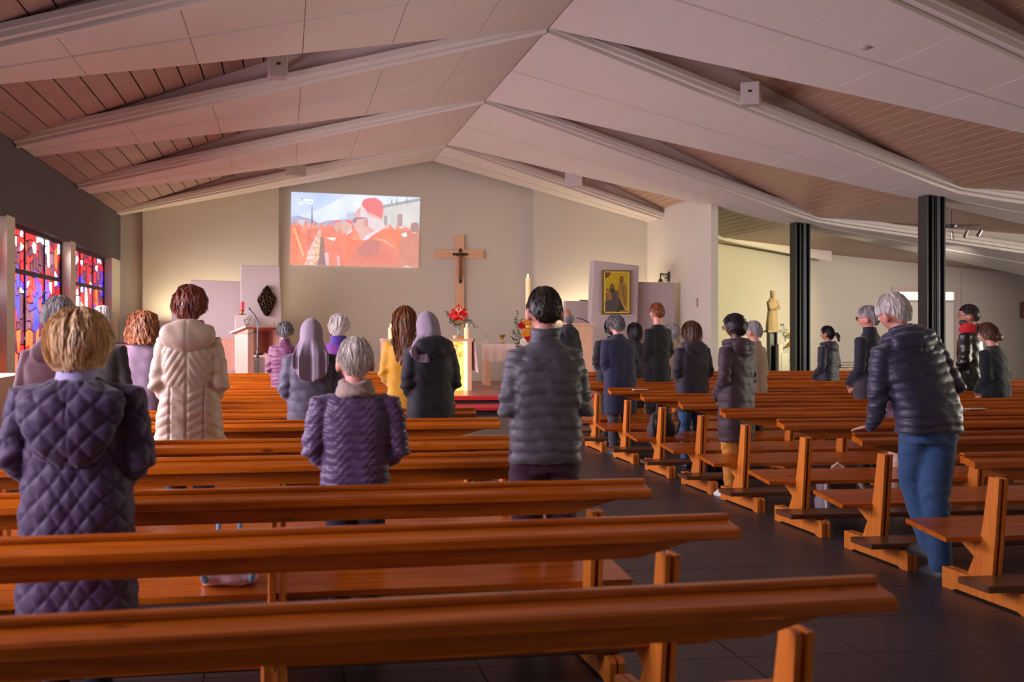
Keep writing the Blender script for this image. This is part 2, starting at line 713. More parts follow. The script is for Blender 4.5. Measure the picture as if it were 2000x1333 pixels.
# plain bays beside and behind the camera: frosted panes
FROST = glass('glass_frosted', srgb(214, 206, 240), 1.0)
for k in range(3):
    y0, y1 = PY[k] + .22, PY[k + 1] - .22
    fr = MB()
    for a in (y0, (y0 + y1) / 2 - .03, y1 - .06):
        fr.box(XL - .22, XL - .14, a, a + .06, .78, 3.0)
    wi = struct('window_%d' % wn, fr, LEAD)
    for a, b in ((y0 + .06, (y0 + y1) / 2 - .03), ((y0 + y1) / 2 + .03, y1 - .06)):
        put('pane', MB().box(XL - .19, XL - .18, a, b, .78, 3.0), FROST, wi)
    wn += 1
for k in range(5):
    y0, y1 = 4.6 + k * 3.8, 8.2 + k * 3.8
    fr = MB()
    for a in (y0, (y0 + y1) / 2 - .03, y1 - .06):
        fr.box(XA - .08, XA + .01, a, a + .06, 1.15, 2.2)
    for zq in (1.15, 2.64):
        fr.box(XA - .08, XA + .01, y0, y1, zq - .06, zq)
    for a in (y0, (y0 + y1) / 2 - .03, y1 - .06):
        fr.box(XA - .08, XA + .01, a, a + .06, 2.2, 2.6)
    wi = struct('window_%d' % wn, fr, LEAD)
    for a, b in ((y0 + .06, (y0 + y1) / 2 - .03), ((y0 + y1) / 2 + .03, y1 - .06)):
        put('pane', MB().box(XA - .03, XA - .02, a, b, 1.15, 2.6), FROST, wi)
    wn += 1
put('reveal_box', MB().box(XL, XL + .72, 11.7, 13.4, .0, .98), plain('heater_cover', srgb(176, 150, 130), .6), wall_left)

# ---- front wall in three planes, side wall of the sanctuary, chapel wall
wf = MB()
wf.box(-3.95, -3.12, YF + .12, YF + .5, 0, 6.4)
wall_front = struct('wall_front', wf, CREAM)
put('wall_panel', MB().box(-3.2, -.16, YF - .02, YF + .4, 0, 6.4), CREAM, wall_front)
put('wall_panel', MB().box(-.2, 5.86, YF + .16, YF + .5, 0, 6.6), CREAM, wall_front)
put('wall_panel', MB().box(5.84, 8.8, YF - .02, YF + .4, 0, 6.4), CREAM, wall_front)
wall_side = struct('wall_side', MB().box(8.57, 8.72, 21.45, YF + .5, 0, 5.6), CREAM)
wall_right_front = struct('wall_chapel', MB().box(8.7, XA + .2, YC, YC + .2, 0, 4.6), CREAM)
wall_right = struct('wall_right', MB().box(XA, XA + .2, YB, YC + .2, 0, 4.6), CREAM)
wall_back = struct('wall_back', MB().box(-3.95, XA + .2, YB - .2, YB, 0, 6.9), CREAM)
struct('baseboard_front', MB().box(-.15, 5.83, YF + .14, YF + .16, .26, .34), CREAM)
put('light_switch', MB().box(8.555, 8.57, 22.15, 22.23, 1.95, 2.14), plain('switch_grey', srgb(150, 130, 126), .5), wall_side)

# ---- door in the chapel wall with a glazed head
FRAME = plain('door_frame_paint', srgb(196, 176, 168), .6)
DOORW = plain('door_white', srgb(226, 222, 206), .5)
BRIGHT = glass('door_glass', srgb(250, 244, 214), 1.1)
xa, _ = at_y(1755, YC)
xb, dd = at_y(1862, YC)
xb2, _ = at_y(1838, YC)
dm = MB()
zt, zg = zz(571, dd), zz(589, dd)
dm.box(xa - .2, xa, YC - .05, YC, 0, zt + .12)
dm.box(xb, xb + .16, YC - .05, YC, 0, zt + .12)
dm.box(xa, xb, YC - .05, YC, zt, zt + .12)
dm.box(xa, xb, YC - .05, YC, zg - .03, zg + .03)
door = struct('door_1', dm, FRAME)
for i in range(2):
    x0, x1 = lerp(xa, xb, i / 2) + .015, lerp(xa, xb, (i + 1) / 2) - .015
    put('pane', MB().box(x0, x1, YC - .03, YC - .02, zg + .03, zt), BRIGHT, door)
    lf = put('door_leaf', MB().box(x0, x1, YC - .045, YC - .005, .01, zg - .03), DOORW, door)
    put('door_handle', MB().box(x0 + .05 if i else x1 - .09, x0 + .09 if i else x1 - .05, YC - .1, YC - .045, 1.02, 1.06), BRASS, lf)
x, d = at_y(1868, YC)
struct('trim_1', MB().box(x + .12, x + .2, YC - .04, YC, 0, zt + .5), CREAM)

# ---- columns
for y, lab in ((16.42, 'dark steel column in front of the open side aisle, nearer of the two'), (20.95, 'dark steel column beside the orange and white flowers, farther of the two')):
    t = thing('column', (XC, y, 0), lab, 'column', 'black steel columns')
    put('flange', MB().box(-.155, -.135, -.13, .13, 0, 3.62), BLACK, t)
    put('flange', MB().box(.135, .155, -.13, .13, 0, 3.62), BLACK, t)
    put('web', MB().box(-.135, .135, -.02, .02, 0, 3.62), BLACK, t)
    put('pipe', MB().lathe([(.028, 0), (.028, 3.6)], (.06, -.09, 0), 10), plain('pipe_grey', srgb(70, 74, 76), .35, .4), t, smooth=True)
    put('flange', MB().box(-.05, -.03, -.1, -.02, 0, 3.6), BLACK, t)

# ---- sanctuary steps
RED = plain('red_carpet', srgb(176, 18, 24), .9, noise=.15, nscale=60)
PLATF = plain('red_brown_floor', srgb(150, 74, 58), .3, noise=.12, nscale=3, spec=.6)
RISER = plain('step_riser', srgb(26, 14, 14), .8)
sanc = MB().box(-2.9, 8.55, 19.75, YF + .1, 0, .235)
plat = struct('trim_2', sanc, RISER)
put('platform_top', MB().box(-2.9, 8.55, 19.98, YF + .1, .235, .26), PLATF, plat)
put('nosing', MB().box(-2.9, 8.55, 19.7, 19.98, .2, .262), RED, plat)
put('step', MB().box(-2.9, 8.55, 18.75, 19.75, 0, .09), RISER, plat)
put('step_carpet', MB().box(-2.9, 8.55, 18.7, 19.75, .085, .13), RED, plat)

# ================================================================ SANCTUARY THINGS
SZ = .26


def slab(name, px0, px1, topL, topR, botL, botR, d, thick, label, z0=SZ, mat=SLAB):
    """a free-standing slab: left/right columns at top and foot, given by sight lines at depth d"""
    xc, yc = at((px0 + px1) / 2, d)
    t = MB()
    x0, x1 = at(px0, d)[0] - xc, at(px1, d)[0] - xc
    xb0, xb1 = at(botL[0], d)[0] - xc, at(botR[0], d)[0] - xc
    poly = [(xb0, z0), (xb1, z0), (x1, zz(topR, d)), (x0, zz(topL, d))]
    t.prism(poly, 0, thick, 1)
    o = put(name, t, mat, None, loc=(xc, yc, 0), bevel=.012)
    return tag(o, label, 'partition')


slab('low_wall', 335, 385, 577, 577, (335, 0), (385, 0), 23.9, .18, 'small pale low wall at the far left of the sanctuary')
slab('low_wall', 372, 478, 547, 550, (372, 0), (478, 0), 23.5, .2, 'wide pale low wall behind the red lamp')
slab('low_wall', 470, 546, 519, 519, (470, 0), (556, 0), 23.0, .35, 'tall tapering pale slab carrying the bronze diamond')
slab('low_wall', 1104, 1160, 588, 588, (1104, 0), (1160, 0), 24.2, .2, 'pale low wall behind the bald man, left of the gold icon')
slab('low_wall', 1158, 1250, 509, 519, (1146, 0), (1243, 0), 23.6, .3, 'leaning pale slab carrying the gold icon')
slab('low_wall', 1240, 1320, 551, 552, (1240, 0), (1320, 0), 23.9, .2, 'pale low wall under the hanging bell')

# bronze relief
BRONZE = plain('dark_bronze', srgb(72, 54, 34), .5, .55, noise=.4, nscale=12, bump=.6)
d = 23.0
x, y = at(521.5, d)
y += .004
rel = MB()
W2, H2 = 18.5 * d / FPX, 30 * d / FPX
zc = zz(588, d)
n = 26
vs = []
prof = [(0, 1), (.35, .82), (.62, .5), (.95, .22), (1, 0), (.86, -.25), (.62, -.55), (.3, -.92), (.0, -1)]
rows = []
for zi in range(n + 1):
    v = 1 - 2 * zi / n
    hwid = np.interp(-v, [-p[1] for p in prof], [p[0] for p in prof])
    row = []
    for xi in range(17):
        u = -1 + 2 * xi / 16
        dep = .05 + .03 * math.sin(u * 17 + 2 * math.sin(v * 5)) + .05 * (1 - u * u) + .02 * math.sin(v * 23 + u * 9)
        row.append((u * max(hwid, .03) * W2, -dep, v * H2))
    rows.append(row)
v = [p for r in rows for p in r]
f = [(i * 17 + j, i * 17 + j + 1, (i + 1) * 17 + j + 1, (i + 1) * 17 + j) for i in range(n) for j in range(16)]
m0 = len(v)
v += [(p[0], 0.0, p[2]) for r in rows for p in r]
f += [(m0 + b, m0 + a, m0 + d_, m0 + c_) for (a, b, c_, d_) in f]
for i in range(n):
    f.append((i * 17, (i + 1) * 17, m0 + (i + 1) * 17, m0 + i * 17))
    f.append((i * 17 + 16, m0 + i * 17 + 16, m0 + (i + 1) * 17 + 16, (i + 1) * 17 + 16))
rel.add(v, f)
tag(put('relief', rel, BRONZE, None, loc=(x, y, zc)), 'dark bronze diamond-shaped relief with ribbed rays on the pale slab', 'relief')

# pedestal and red lamp
d = 22.6
x, y = at(473, d)
zt = zz(616, d)
tag(put('pedestal', MB().box(-.14, .14, -.14, .14, SZ, zt), SLAB, None, loc=(x, y, 0), bevel=.01), 'pale square pedestal under the red sanctuary lamp', 'pedestal')
t = thing('sanctuary_lamp', (x, y, zt), 'red glass sanctuary lamp on brass foot standing on pedestal', 'lamp')
put('foot', MB().lathe([(.075, 0), (.08, .012), (.03, .03), (.018, .06), (.035, .085), (.05, .1)], n=18), BRASS, t, smooth=True)
put('glass', MB().lathe([(.035, .1), (.048, .105), (.048, .27), (.042, .275)], n=18), plain('lamp_red', srgb(150, 10, 20), .2, emit=.35, emit_col=srgb(200, 20, 26)), t, smooth=True)

# lectern, open at the back
LECT = wood('lectern_wood', srgb(178, 126, 108), srgb(192, 142, 124), .45, 2, knots=False, coat=.05)
d = 20.4
x, y = at(503, d)
zt = zz(640, d)
t = thing('lectern', (x, y, SZ), 'pale pinkish wooden lectern open at the back', 'lectern', None, R(33))
hh = zt - SZ
put('side_panel', MB().prism([(-.22, 0), (.22, 0), (.22, hh - .1), (-.22, hh - .02)], -.34, -.3), LECT, t)
put('side_panel', MB().prism([(-.22, 0), (.22, 0), (.22, hh - .1), (-.22, hh - .02)], .3, .34), LECT, t)
put('side_panel', MB().prism([(-.22, 0), (-.18, 0), (-.18, hh - .03), (-.22, hh - .02)], -.3, -.22), LECT, t)
put('front_panel', MB().box(-.3, .3, .18, .22, hh * .62, hh - .1), LECT, t)
put('top', MB().prism([(-.27, hh), (.3, hh - .12), (.3, hh - .085), (-.27, hh + .035)], -.42, .42), LECT, t)
put('shelf', MB().box(-.3, .3, -.1, .2, .32, .345), LECT, t)
# microphone stand
d = 19.95
x, y = at(503, d)
STEEL = plain('grey_metal', srgb(74, 70, 76), .35, .7)
t = thing('microphone_stand', (x, y, SZ), 'thin grey microphone stand with bent boom at the lectern', 'microphone stand')
zk = zz(626, d) - SZ
put('pole', MB().tube([(0, 0, .02), (0, 0, zk)], .012, 8), STEEL, t, smooth=True)
put('grip', MB().tube([(0, 0, zk * .52), (0, 0, zk * .60)], .022, 8), BLACK, t, smooth=True)
put('boom', MB().tube([(0, 0, zk), (-.05, 0, zk + .1), (-.14, 0, zk + .2)], .009, 8), STEEL, t, smooth=True)
put('microphone', MB().ell((-.145, 0, zk + .21), (.018, .018, .025)), BLACK, t, smooth=True)
put('cable', MB().tube([(0, 0, zk), (.05, 0, zk - .1), (.0, 0, zk - .2), (-.15, 0, zk - .25), (-.3, 0, zk - .24)], .006, 6), BLACK, t, smooth=True)
put('base', MB().lathe([(.13, 0), (.13, .02), (.02, .03)], n=18), BLACK, t, smooth=True)

# bench and side table near the lectern
d = 22.3
x, y = at(440, d)
t = thing('wooden_bench', (x, y, SZ), 'pale wooden bench with panelled back left of the lectern', 'bench')
put('backrest', MB().box(-.5, .3, .2, .24, .38, 1.05), LECT, t)
put('seat', MB().box(-.5, .3, -.2, .22, .38, .42), LECT, t)
for sx in (-.48, .26):
    put('leg', MB().box(sx, sx + .04, -.18, .2, 0, .38), LECT, t)
d = 23.0
x, y = at(505, d - 1.2)
t = thing('side_table', (x, y, SZ), 'small pale table seen through the open lectern', 'table')
put('tabletop', MB().box(-.3, .3, -.2, .2, .68, .71), PALE, t)
for sx in (-.28, .24):
    for sy in (-.18, .14):
        put('leg', MB().box(sx, sx + .04, sy, sy + .04, 0, .68), PALE, t)
FLOW = {'w': plain('petal_white', srgb(238, 230, 214), .6), 'o': plain('petal_orange', srgb(226, 150, 30), .6), 'r': plain('petal_red', srgb(190, 12, 18), .25, coat=.5), 'y': plain('petal_yellow', srgb(224, 180, 70), .6)}


def blossom(key, p, r, parent, petals=14, rnd=random):
    """a rounded flower of overlapping petals facing the nave"""
    m = MB()
    for lay, (k, tilt) in enumerate(((1, .15), (.72, .45), (.42, .8))):
        for i in range(petals - lay * 3):
            a = 2 * math.pi * i / (petals - lay * 3) + lay * .4
            c, s_ = math.cos(a), math.sin(a)
            ln, wd = r * k, r * k * .38
            y0 = -r * .5 * tilt - lay * r * .08
            q = [(0, 0, 0), (c * ln * .6 - s_ * wd, y0 * .7, s_ * ln * .6 + c * wd), (c * ln, y0 + r * .1, s_ * ln), (c * ln * .6 + s_ * wd, y0 * .7, s_ * ln * .6 - c * wd)]
            m.add([(p[0] + a_, p[1] + b_, p[2] + c_) for a_, b_, c_ in q], [(0, 1, 2, 3)])
    m.ell((p[0], p[1] - r * .3, p[2]), (r * .22, r * .15, r * .22), 8, 6)
    return put('blossom', m, FLOW[key], parent)


def sprig(pts, parent, n=12, ls=.05, rnd=random, mat=LEAF, name='sprig'):
    m = MB()
    m.tube(pts, .004, 5)
    P = [Vector(p) for p in pts]
    for i in range(n):
        t_ = (i + 1) / n * (len(P) - 1) * .999
        a = int(t_)
        p = P[a].lerp(P[a + 1], t_ - a)
        ang = rnd.uniform(0, 6.28)
        d_ = Vector((math.cos(ang), rnd.uniform(-.3, .3), math.sin(ang))) * ls * rnd.uniform(.7, 1.2)
        sd = d_.cross(Vector((0, 1, 0))).normalized() * ls * .22
        q = [p, p + d_ * .5 + sd, p + d_, p + d_ * .5 - sd]
        m.add([tuple(k) for k in q], [(0, 1, 2, 3)])
    return put(name, m, mat, parent)


t = thing('flower_bowl', (x, y, SZ + .71), 'low bowl of dark and cream flowers on the small side table', 'flowers')
put('bowl', MB().lathe([(.04, 0), (.1, .03), (.12, .07), (.1, .07)], n=16), DARK, t, smooth=True)
for i in range(6):
    blossom('wyroyw'[i], (-.18 + i * .075, -.02, .1 + .03 * (i % 2)), .055, t)
for i in range(5):
    sprig([(0, 0, .06), (-.1 + .05 * i, 0, .15), (-.24 + .12 * i, 0, .13 + .03 * (i % 2))], t, 8, .045)
# twigs on top of the lectern's right and left
for px, lab in ((482, 'dark twig with small leaves lying at the left of the lectern top'), (541, 'dark leafy twig on a thin pale stand right of the lectern')):
    d = 20.42 if px < 500 else 22.0
    x, y = at(px, d)
    zt_ = zz(644 if px < 500 else 652, d)
    t = thing('leafy_twig', (x, y, zt_), lab, 'plant')
    for k in range(3):
        sprig([(0, 0, 0), (.03 * (k - 1), 0, .1), (.07 * (k - 1) + .02, 0, .2 + .03 * k)], t, 9, .035)
    if px > 500:
        put('holder', MB().lathe([(.06, SZ - zt_), (.05, SZ - zt_ + .03), (.03, -.2), (.03, -.01), (.02, 0)], n=10), SLAB, t)

# altar with a back-lit ornamented front
d = 22.2
xl, yl = at(745, d)
xr, yr = at(918, d)
ax, ay = (xl + xr) / 2, (yl + yr) / 2
hwid = (xr - xl) / 2
zt = 1.03
t = thing('altar', (ax, ay, SZ), 'pale wooden altar with glowing yellow ornamented front', 'altar')
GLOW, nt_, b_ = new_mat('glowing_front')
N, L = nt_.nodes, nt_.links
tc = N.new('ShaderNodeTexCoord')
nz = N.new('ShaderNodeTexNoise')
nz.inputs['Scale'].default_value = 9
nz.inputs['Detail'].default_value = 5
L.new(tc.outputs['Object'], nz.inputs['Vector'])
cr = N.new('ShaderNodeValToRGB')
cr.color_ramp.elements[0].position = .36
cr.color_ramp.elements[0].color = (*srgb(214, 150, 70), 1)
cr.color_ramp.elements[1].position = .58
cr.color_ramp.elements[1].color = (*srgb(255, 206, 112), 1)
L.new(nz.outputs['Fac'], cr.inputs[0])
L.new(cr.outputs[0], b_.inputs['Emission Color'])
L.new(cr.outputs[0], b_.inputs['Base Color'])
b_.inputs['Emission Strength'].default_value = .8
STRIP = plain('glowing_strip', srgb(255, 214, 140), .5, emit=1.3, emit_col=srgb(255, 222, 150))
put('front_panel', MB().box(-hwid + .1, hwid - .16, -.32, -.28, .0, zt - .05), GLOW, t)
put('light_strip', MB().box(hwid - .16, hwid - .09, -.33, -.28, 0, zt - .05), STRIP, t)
put('side_panel', MB().box(hwid - .09, hwid, -.32, .32, 0, zt - .04), PALE, t)
put('side_panel', MB().box(-hwid, -hwid + .1, -.32, .32, 0, zt - .04), PALE, t)
put('tabletop', MB().box(-hwid - .02, hwid + .02, -.36, .36, zt - .05, zt), PALE, t)
LACE = plain('lace_cloth', srgb(222, 196, 190), .9, noise=.08, nscale=30)
m = MB()
rndl = random.Random(4)
ORN = plain('ornament_brown', srgb(180, 130, 84), .6)
for i in range(46):
    u, v_ = rndl.uniform(-hwid + .15, hwid - .22), rndl.uniform(zt - .42, zt - .1)
    r_ = rndl.uniform(.02, .045)
    m.tube([(u + r_ * math.cos(a), -.325, v_ + r_ * math.sin(a)) for a in [k * .7 for k in range(7)]], .006, 5)
o = put('ornament', m, ORN, t)
o['kind'] = 'stuff'
# altar cloth over the right end
m = MB()
nx, nz_ = 10, 9
vs = []
for i in range(nz_ + 1):
    for j in range(nx + 1):
        yy = -.4 + .8 * j / nx
        zz_ = zt + .004 - .62 * i / nz_ - (.06 * abs(math.sin(j * 1.2)) if i == nz_ else 0)
        xx = hwid + .03 + (.03 + .09 * i / nz_) * (.6 + .4 * math.sin(j * 1.9))
        vs.append((xx, yy, zz_))
fs = [(i * (nx + 1) + j, i * (nx + 1) + j + 1, (i + 1) * (nx + 1) + j + 1, (i + 1) * (nx + 1) + j) for i in range(nz_) for j in range(nx)]
m.add(vs, fs)
m.box(-hwid, hwid + .05, -.38, .38, zt, zt + .005)
o = put('altar_cloth', m, LACE, None, smooth=True, loc=(ax, ay, SZ))
tag(o, 'white lace-edged cloth hanging over the right end of the altar', 'cloth')


def candle(px, d, h, r, zbase, lab, name='candle', grp=None):
    x, y = at(px, d)
    t = thing(name, (x, y, zbase), lab, 'candle', grp)
    put('wax', MB().lathe([(r, 0), (r, h), (r * .9, h + .004), (r * .55, h - .006), (.0005, h - .008)], n=18), WAXG, t, smooth=True)
    put('wick', MB().tube([(0, 0, h - .01), (.002, 0, h + .02)], .0025, 6), DARK, t)
    put('flame', MB().lathe([(.001, h + .004), (.012, h + .02), (.014, h + .035), (.008, h + .06), (.0008, h + .085)], n=10), FLAME, t, smooth=True)
    return t


WAXG = plain('candle_wax', srgb(238, 204, 160), .5, emit=.25, emit_col=srgb(255, 190, 110))
FLAME = plain('candle_flame', srgb(255, 220, 140), .5, emit=9, emit_col=srgb(255, 214, 130))
candle(763, 22.2, .22, .05, SZ + zt + .005, 'lit cream candle on the altar left of the yellow jacket')
candle(911, 22.05, .22, .045, SZ + zt + .005, 'lit cream candle on the altar right of the red anthuriums')
# anthurium vase
d = 22.25
x, y = at(895, d)
t = thing('flower_vase', (x, y, SZ + zt + .005), 'glass vase of red anthuriums with dark berry twigs on altar', 'flowers')
put('vase', MB().lathe([(.03, 0), (.035, .01), (.028, .12), (.034, .26), (.03, .26), (.024, .12), (.028, .015)], n=16), plain('clear_glass', (.9, .95, .92), .05, trans=.9), t, smooth=True)
for k in range(5):
    put('stem', MB().tube([(.012 * (k - 2), 0, .02), (.008 * (k - 2), 0, .25), (.03 * (k - 2), -.02, .42)], .006, 6), plain('stem_green', srgb(70, 96, 44), .5), t, smooth=True)
for k, (u, v_, s_, rot) in enumerate(((-.09, .46, .12, .5), (.08, .47, .12, -.5), (0, .58, .13, 0), (-.02, .46, .11, .1), (-.07, .55, .1, .4), (.07, .56, .1, -.4))):
    heart = []
    for q in range(16):
        a = 2 * math.pi * q / 16
        hx = 16 * math.sin(a) ** 3 / 17
        hz = (13 * math.cos(a) - 5 * math.cos(2 * a) - 2 * math.cos(3 * a) - math.cos(4 * a)) / 17
        heart.append((hx, -hz))
    m = MB()
    pts = [(0, -.02, 0)] + [(p[0] * s_, .012 * abs(p[0]), p[1] * s_) for p in heart]
    m.add(pts, [(0, i + 1, (i + 1) % 16 + 1) for i in range(16)])
    m.xf(Matrix.Translation((u, -.03 - .012 * k, v_)) @ Matrix.Rotation(rot, 4, 'Y'))
    fl = put('blossom', m, FLOW['r'], t, smooth=True)
    put('spadix', MB().tube([(u, -.05 - .012 * k, v_ + .02), (u + .01, -.07 - .012 * k, v_ + .08)], .006, 6), FLOW['y'], fl, smooth=True)
sprig([(0, 0, .25), (-.12, 0, .42), (-.26, 0, .56)], t, 16, .045)
sprig([(0, 0, .25), (-.16, 0, .4), (-.22, 0, .52)], t, 14, .045)
sprig([(0, 0, .25), (.16, 0, .42), (.38, 0, .22)], t, 18, .045)
sprig([(0, 0, .25), (.12, 0, .38), (.26, 0, .34)], t, 10, .06)
sprig([(0, 0, .25), (-.1, 0, .33), (-.17, 0, .36)], t, 10, .07)
for px, key, lab in ((889, 'w', 'cream shell-like ornament at the foot of the flower vase'), (901, 'o', 'small tan round loaf lying on the altar')):
    x, y = at(px, 22.1)
    o = put('altar_ornament', MB().ell((0, 0, .04), (.045 if key == 'w' else .08, .05, .04 if key == 'w' else .028)), plain('orn_' + key, srgb(220, 196, 160) if key == 'w' else srgb(196, 130, 60), .6), None, smooth=True, loc=(x, y, SZ + zt + .0 + (.0 if key == 'w' else -.01)))
    tag(o, lab, 'ornament')

# credence table with cloth, chalice, cruets
d = 24.3
x0, y0 = at(942, d)
x1, y1 = at(1012, d)
t = thing('credence_table', ((x0 + x1) / 2, (y0 + y1) / 2, SZ), 'small pale table with scalloped cloth right of the altar', 'table')
hw_ = (x1 - x0) / 2
th = zz(672, d) - SZ
put('tabletop', MB().box(-hw_, hw_, -.25, .25, th - .03, th), PALE, t)
for sx in (-hw_ + .02, hw_ - .14):
    put('leg', MB().box(sx, sx + .12, -.22, .22, 0, th - .03), PALE, t)
m = MB()
m.box(-hw_ - .06, hw_ + .06, -.28, .28, th, th + .006)
n = 30
vs, fs = [], []
for i in range(6):
    for j in range(n + 1):
        u = j / n
        hang = .36 + .03 * abs(math.sin(u * 22)) if i == 5 else .36 * i / 5
        vs.append((lerp(-hw_ - .06, hw_ + .06, u), -.285 - .012 * math.sin(u * 30) * i / 5, th - hang))
for i in range(5):
    for j in range(n):
        a = i * (n + 1) + j
        fs.append((a, a + 1, a + n + 2, a + n + 1))
m.add(vs, fs)
o = put('table_cloth', m, LACE, None, loc=((x0 + x1) / 2, (y0 + y1) / 2, SZ), smooth=True, angle=40)
tag(o, 'white scalloped cloth over the credence table', 'cloth')
zt2 = SZ + th + .006
x, y = at(981, d)
tag(put('chalice', MB().lathe([(.06, 0), (.062, .01), (.02, .03), (.014, .07), (.026, .085), (.014, .1), (.03, .12), (.06, .16), (.064, .2), (.058, .2), (.05, .16), (.01, .125)], n=22), BRASS, None, smooth=True, loc=(x, y, zt2)), 'gold chalice standing on the credence table', 'chalice')
CLEAR = plain('clear_glass', (.9, .95, .92), .05, trans=.9)
for px, lab in ((951, 'clear glass cruet at the left end of the credence table'), (997, 'low clear glass cruet right of the chalice')):
    x, y = at(px, d)
    k = 1 if px < 970 else .7
    t = thing('glass_cruet', (x, y, zt2), lab, 'cruet')
    put('body', MB().lathe([(.03, 0), (.045 * k, .02), (.045 * k, .08 * k), (.016, .12 * k), (.014, .17 * k), (.022, .18 * k)], n=16), CLEAR, t, smooth=True)
    put('stopper', MB().ell((0, 0, .195 * k), (.014, .014, .016)), CLEAR, t, smooth=True)

# paschal candle on its stand, flower arrangement before it
d = 22.9
x, y = at(1031, d)
zb, ztp = zz(640, d), zz(543, d)
t = thing('candle_stand', (x, y, SZ), 'slim black stand carrying the tall paschal candle', 'candle stand')
put('pole', MB().tube([(0, 0, .02), (0, 0, zb - SZ - .03)], .02, 10), BLACK, t, smooth=True)
put('dish', MB().lathe([(.03, zb - SZ - .04), (.1, zb - SZ - .02), (.105, zb - SZ), (.06, zb - SZ - .005)], n=20), BLACK, t, smooth=True)
put('foot', MB().lathe([(.18, 0), (.18, .02), (.03, .04)], n=20), BLACK, t, smooth=True)
t = candle(1031, d, ztp - zb, .048, zb, 'tall lit paschal candle behind the man in grey puffer', 'paschal_candle')
put('band', MB().lathe([(.05, .05), (.05, .10)], n=18), FLOW['o'], t, smooth=True)
for k in range(6):
    put('red_mark', MB().box(-.04 + .012 * k, -.03 + .014 * k, -.053, -.045, .12 + .05 * (k % 3), .16 + .06 * (k % 3)), FLOW['r'], t)
d = 22.5
x, y = at(1022, d)
zf = zz(676, d)
t = thing('flower_arrangement', (x, y, SZ), 'tall arrangement of red, orange and white flowers with dark twigs', 'flowers')
put('stand', MB().lathe([(.14, 0), (.14, .02), (.03, .05), (.03, zf - SZ - .1), (.14, zf - SZ - .04), (.15, zf - SZ)], n=18), BLACK, t, smooth=True)
hb = zf - SZ
for key, px, py, r_ in (('r', 1018, 636, .08), ('o', 1028, 630, .09), ('o', 1027, 651, .11), ('o', 1036, 652, .09), ('r', 1030, 661, .09), ('r', 1036, 668, .08), ('w', 1022, 668, .09), ('w', 1030, 674, .08), ('o', 1038, 644, .08), ('y', 1036, 664, .08)):
    xx, _ = at(px, d)
    blossom(key, (xx - x, -.05, zz(py, d) - SZ), r_, t)
for pts in ([(1020, 668), (1010, 640), (1008, 606)], [(1020, 668), (1012, 645), (1003, 622)], [(1020, 668), (1008, 655), (1000, 645)], [(1020, 670), (1008, 666), (1000, 659)], [(1020, 672), (1012, 670), (1008, 672)], [(1030, 660), (1034, 640), (1034, 624)], [(1022, 660), (1018, 640), (1017, 624)], [(1030, 664), (1026, 650), (1024, 636)]):
    sprig([(at(px, d)[0] - x, -.03, zz(py, d) - SZ) for px, py in pts], t, 16, .055)

# wall cross with crucifix
Yw = YF + .16
x, d = at_y(897, Yw)
z = lambda py: zz(py, d)
CROSS = wood('cross_beech', srgb(204, 156, 120), srgb(220, 176, 140), .45, 2, knots=False, coat=.05)
CROSSH = wood('cross_beech_arm', srgb(204, 156, 120), srgb(220, 176, 140), .45, 0, knots=False, coat=.05)
t = thing('wall_cross', (x, Yw, 0), 'large pale wooden cross on the front wall', 'cross')
k = d / FPX
put('upright', MB().box(-8.5 * k, 8.5 * k, -.09, -.02, z(640), z(460)), CROSS, t, bevel=.006)
put('crossbar', MB().box(-48 * k, -8.5 * k, -.085, -.025, z(505.5), z(488.5)), CROSSH, t, bevel=.006)
put('crossbar', MB().box(8.5 * k, 47 * k, -.085, -.025, z(505.5), z(488.5)), CROSSH, t, bevel=.006)
put('bracket', MB().box(-.05, .05, -.03, 0, z(560), z(530)), BLACK, t)
t = thing('crucifix', (x + .01, Yw - .09, 0), 'small dark crucifix with brown figure mounted on the pale cross', 'crucifix')
IRON = plain('dark_iron', srgb(34, 26, 22), .5, .3)
put('upright', MB().box(-2.6 * k, 2.6 * k, -.03, 0, z(554), z(488)), IRON, t, bevel=.004)
put('crossbar', MB().box(-13 * k, 13 * k, -.035, -.001, z(500), z(495.5)), IRON, t, bevel=.004)
for u, v_ in ((-13, 497.7), (13, 497.7), (0, 488)):
    put('finial', MB().ell((u * k, -.016, z(v_)), (.03, .02, .03)), IRON, t, smooth=True)
m = MB()
zs = z(499)
m.ell((0, -.06, z(495)), (.022, .024, .03))
m.loft([(0, -.055, zs - .3, .02, .02, 2), (0, -.06, zs - .26, .035, .03, 2), (0, -.055, zs - .17, .028, .022, 2), (0, -.055, zs - .06, .045, .028, 2), (0, -.05, zs - .01, .035, .02, 2)], 14)
for sx in (-1, 1):
    m.tube([(.035 * sx, -.05, zs - .025), (.09 * sx, -.045, zs - .015), (.145 * sx, -.04, zs + .012)], [.014, .012, .009], 8)
    m.tube([(.018 * sx, -.055, zs - .28), (.02 * sx, -.085, zs - .42), (.006 * sx, -.05, zs - .57)], [.022, .017, .01], 8)
put('figure', m, plain('figure_brown', srgb(120, 70, 40), .5), t, smooth=True)

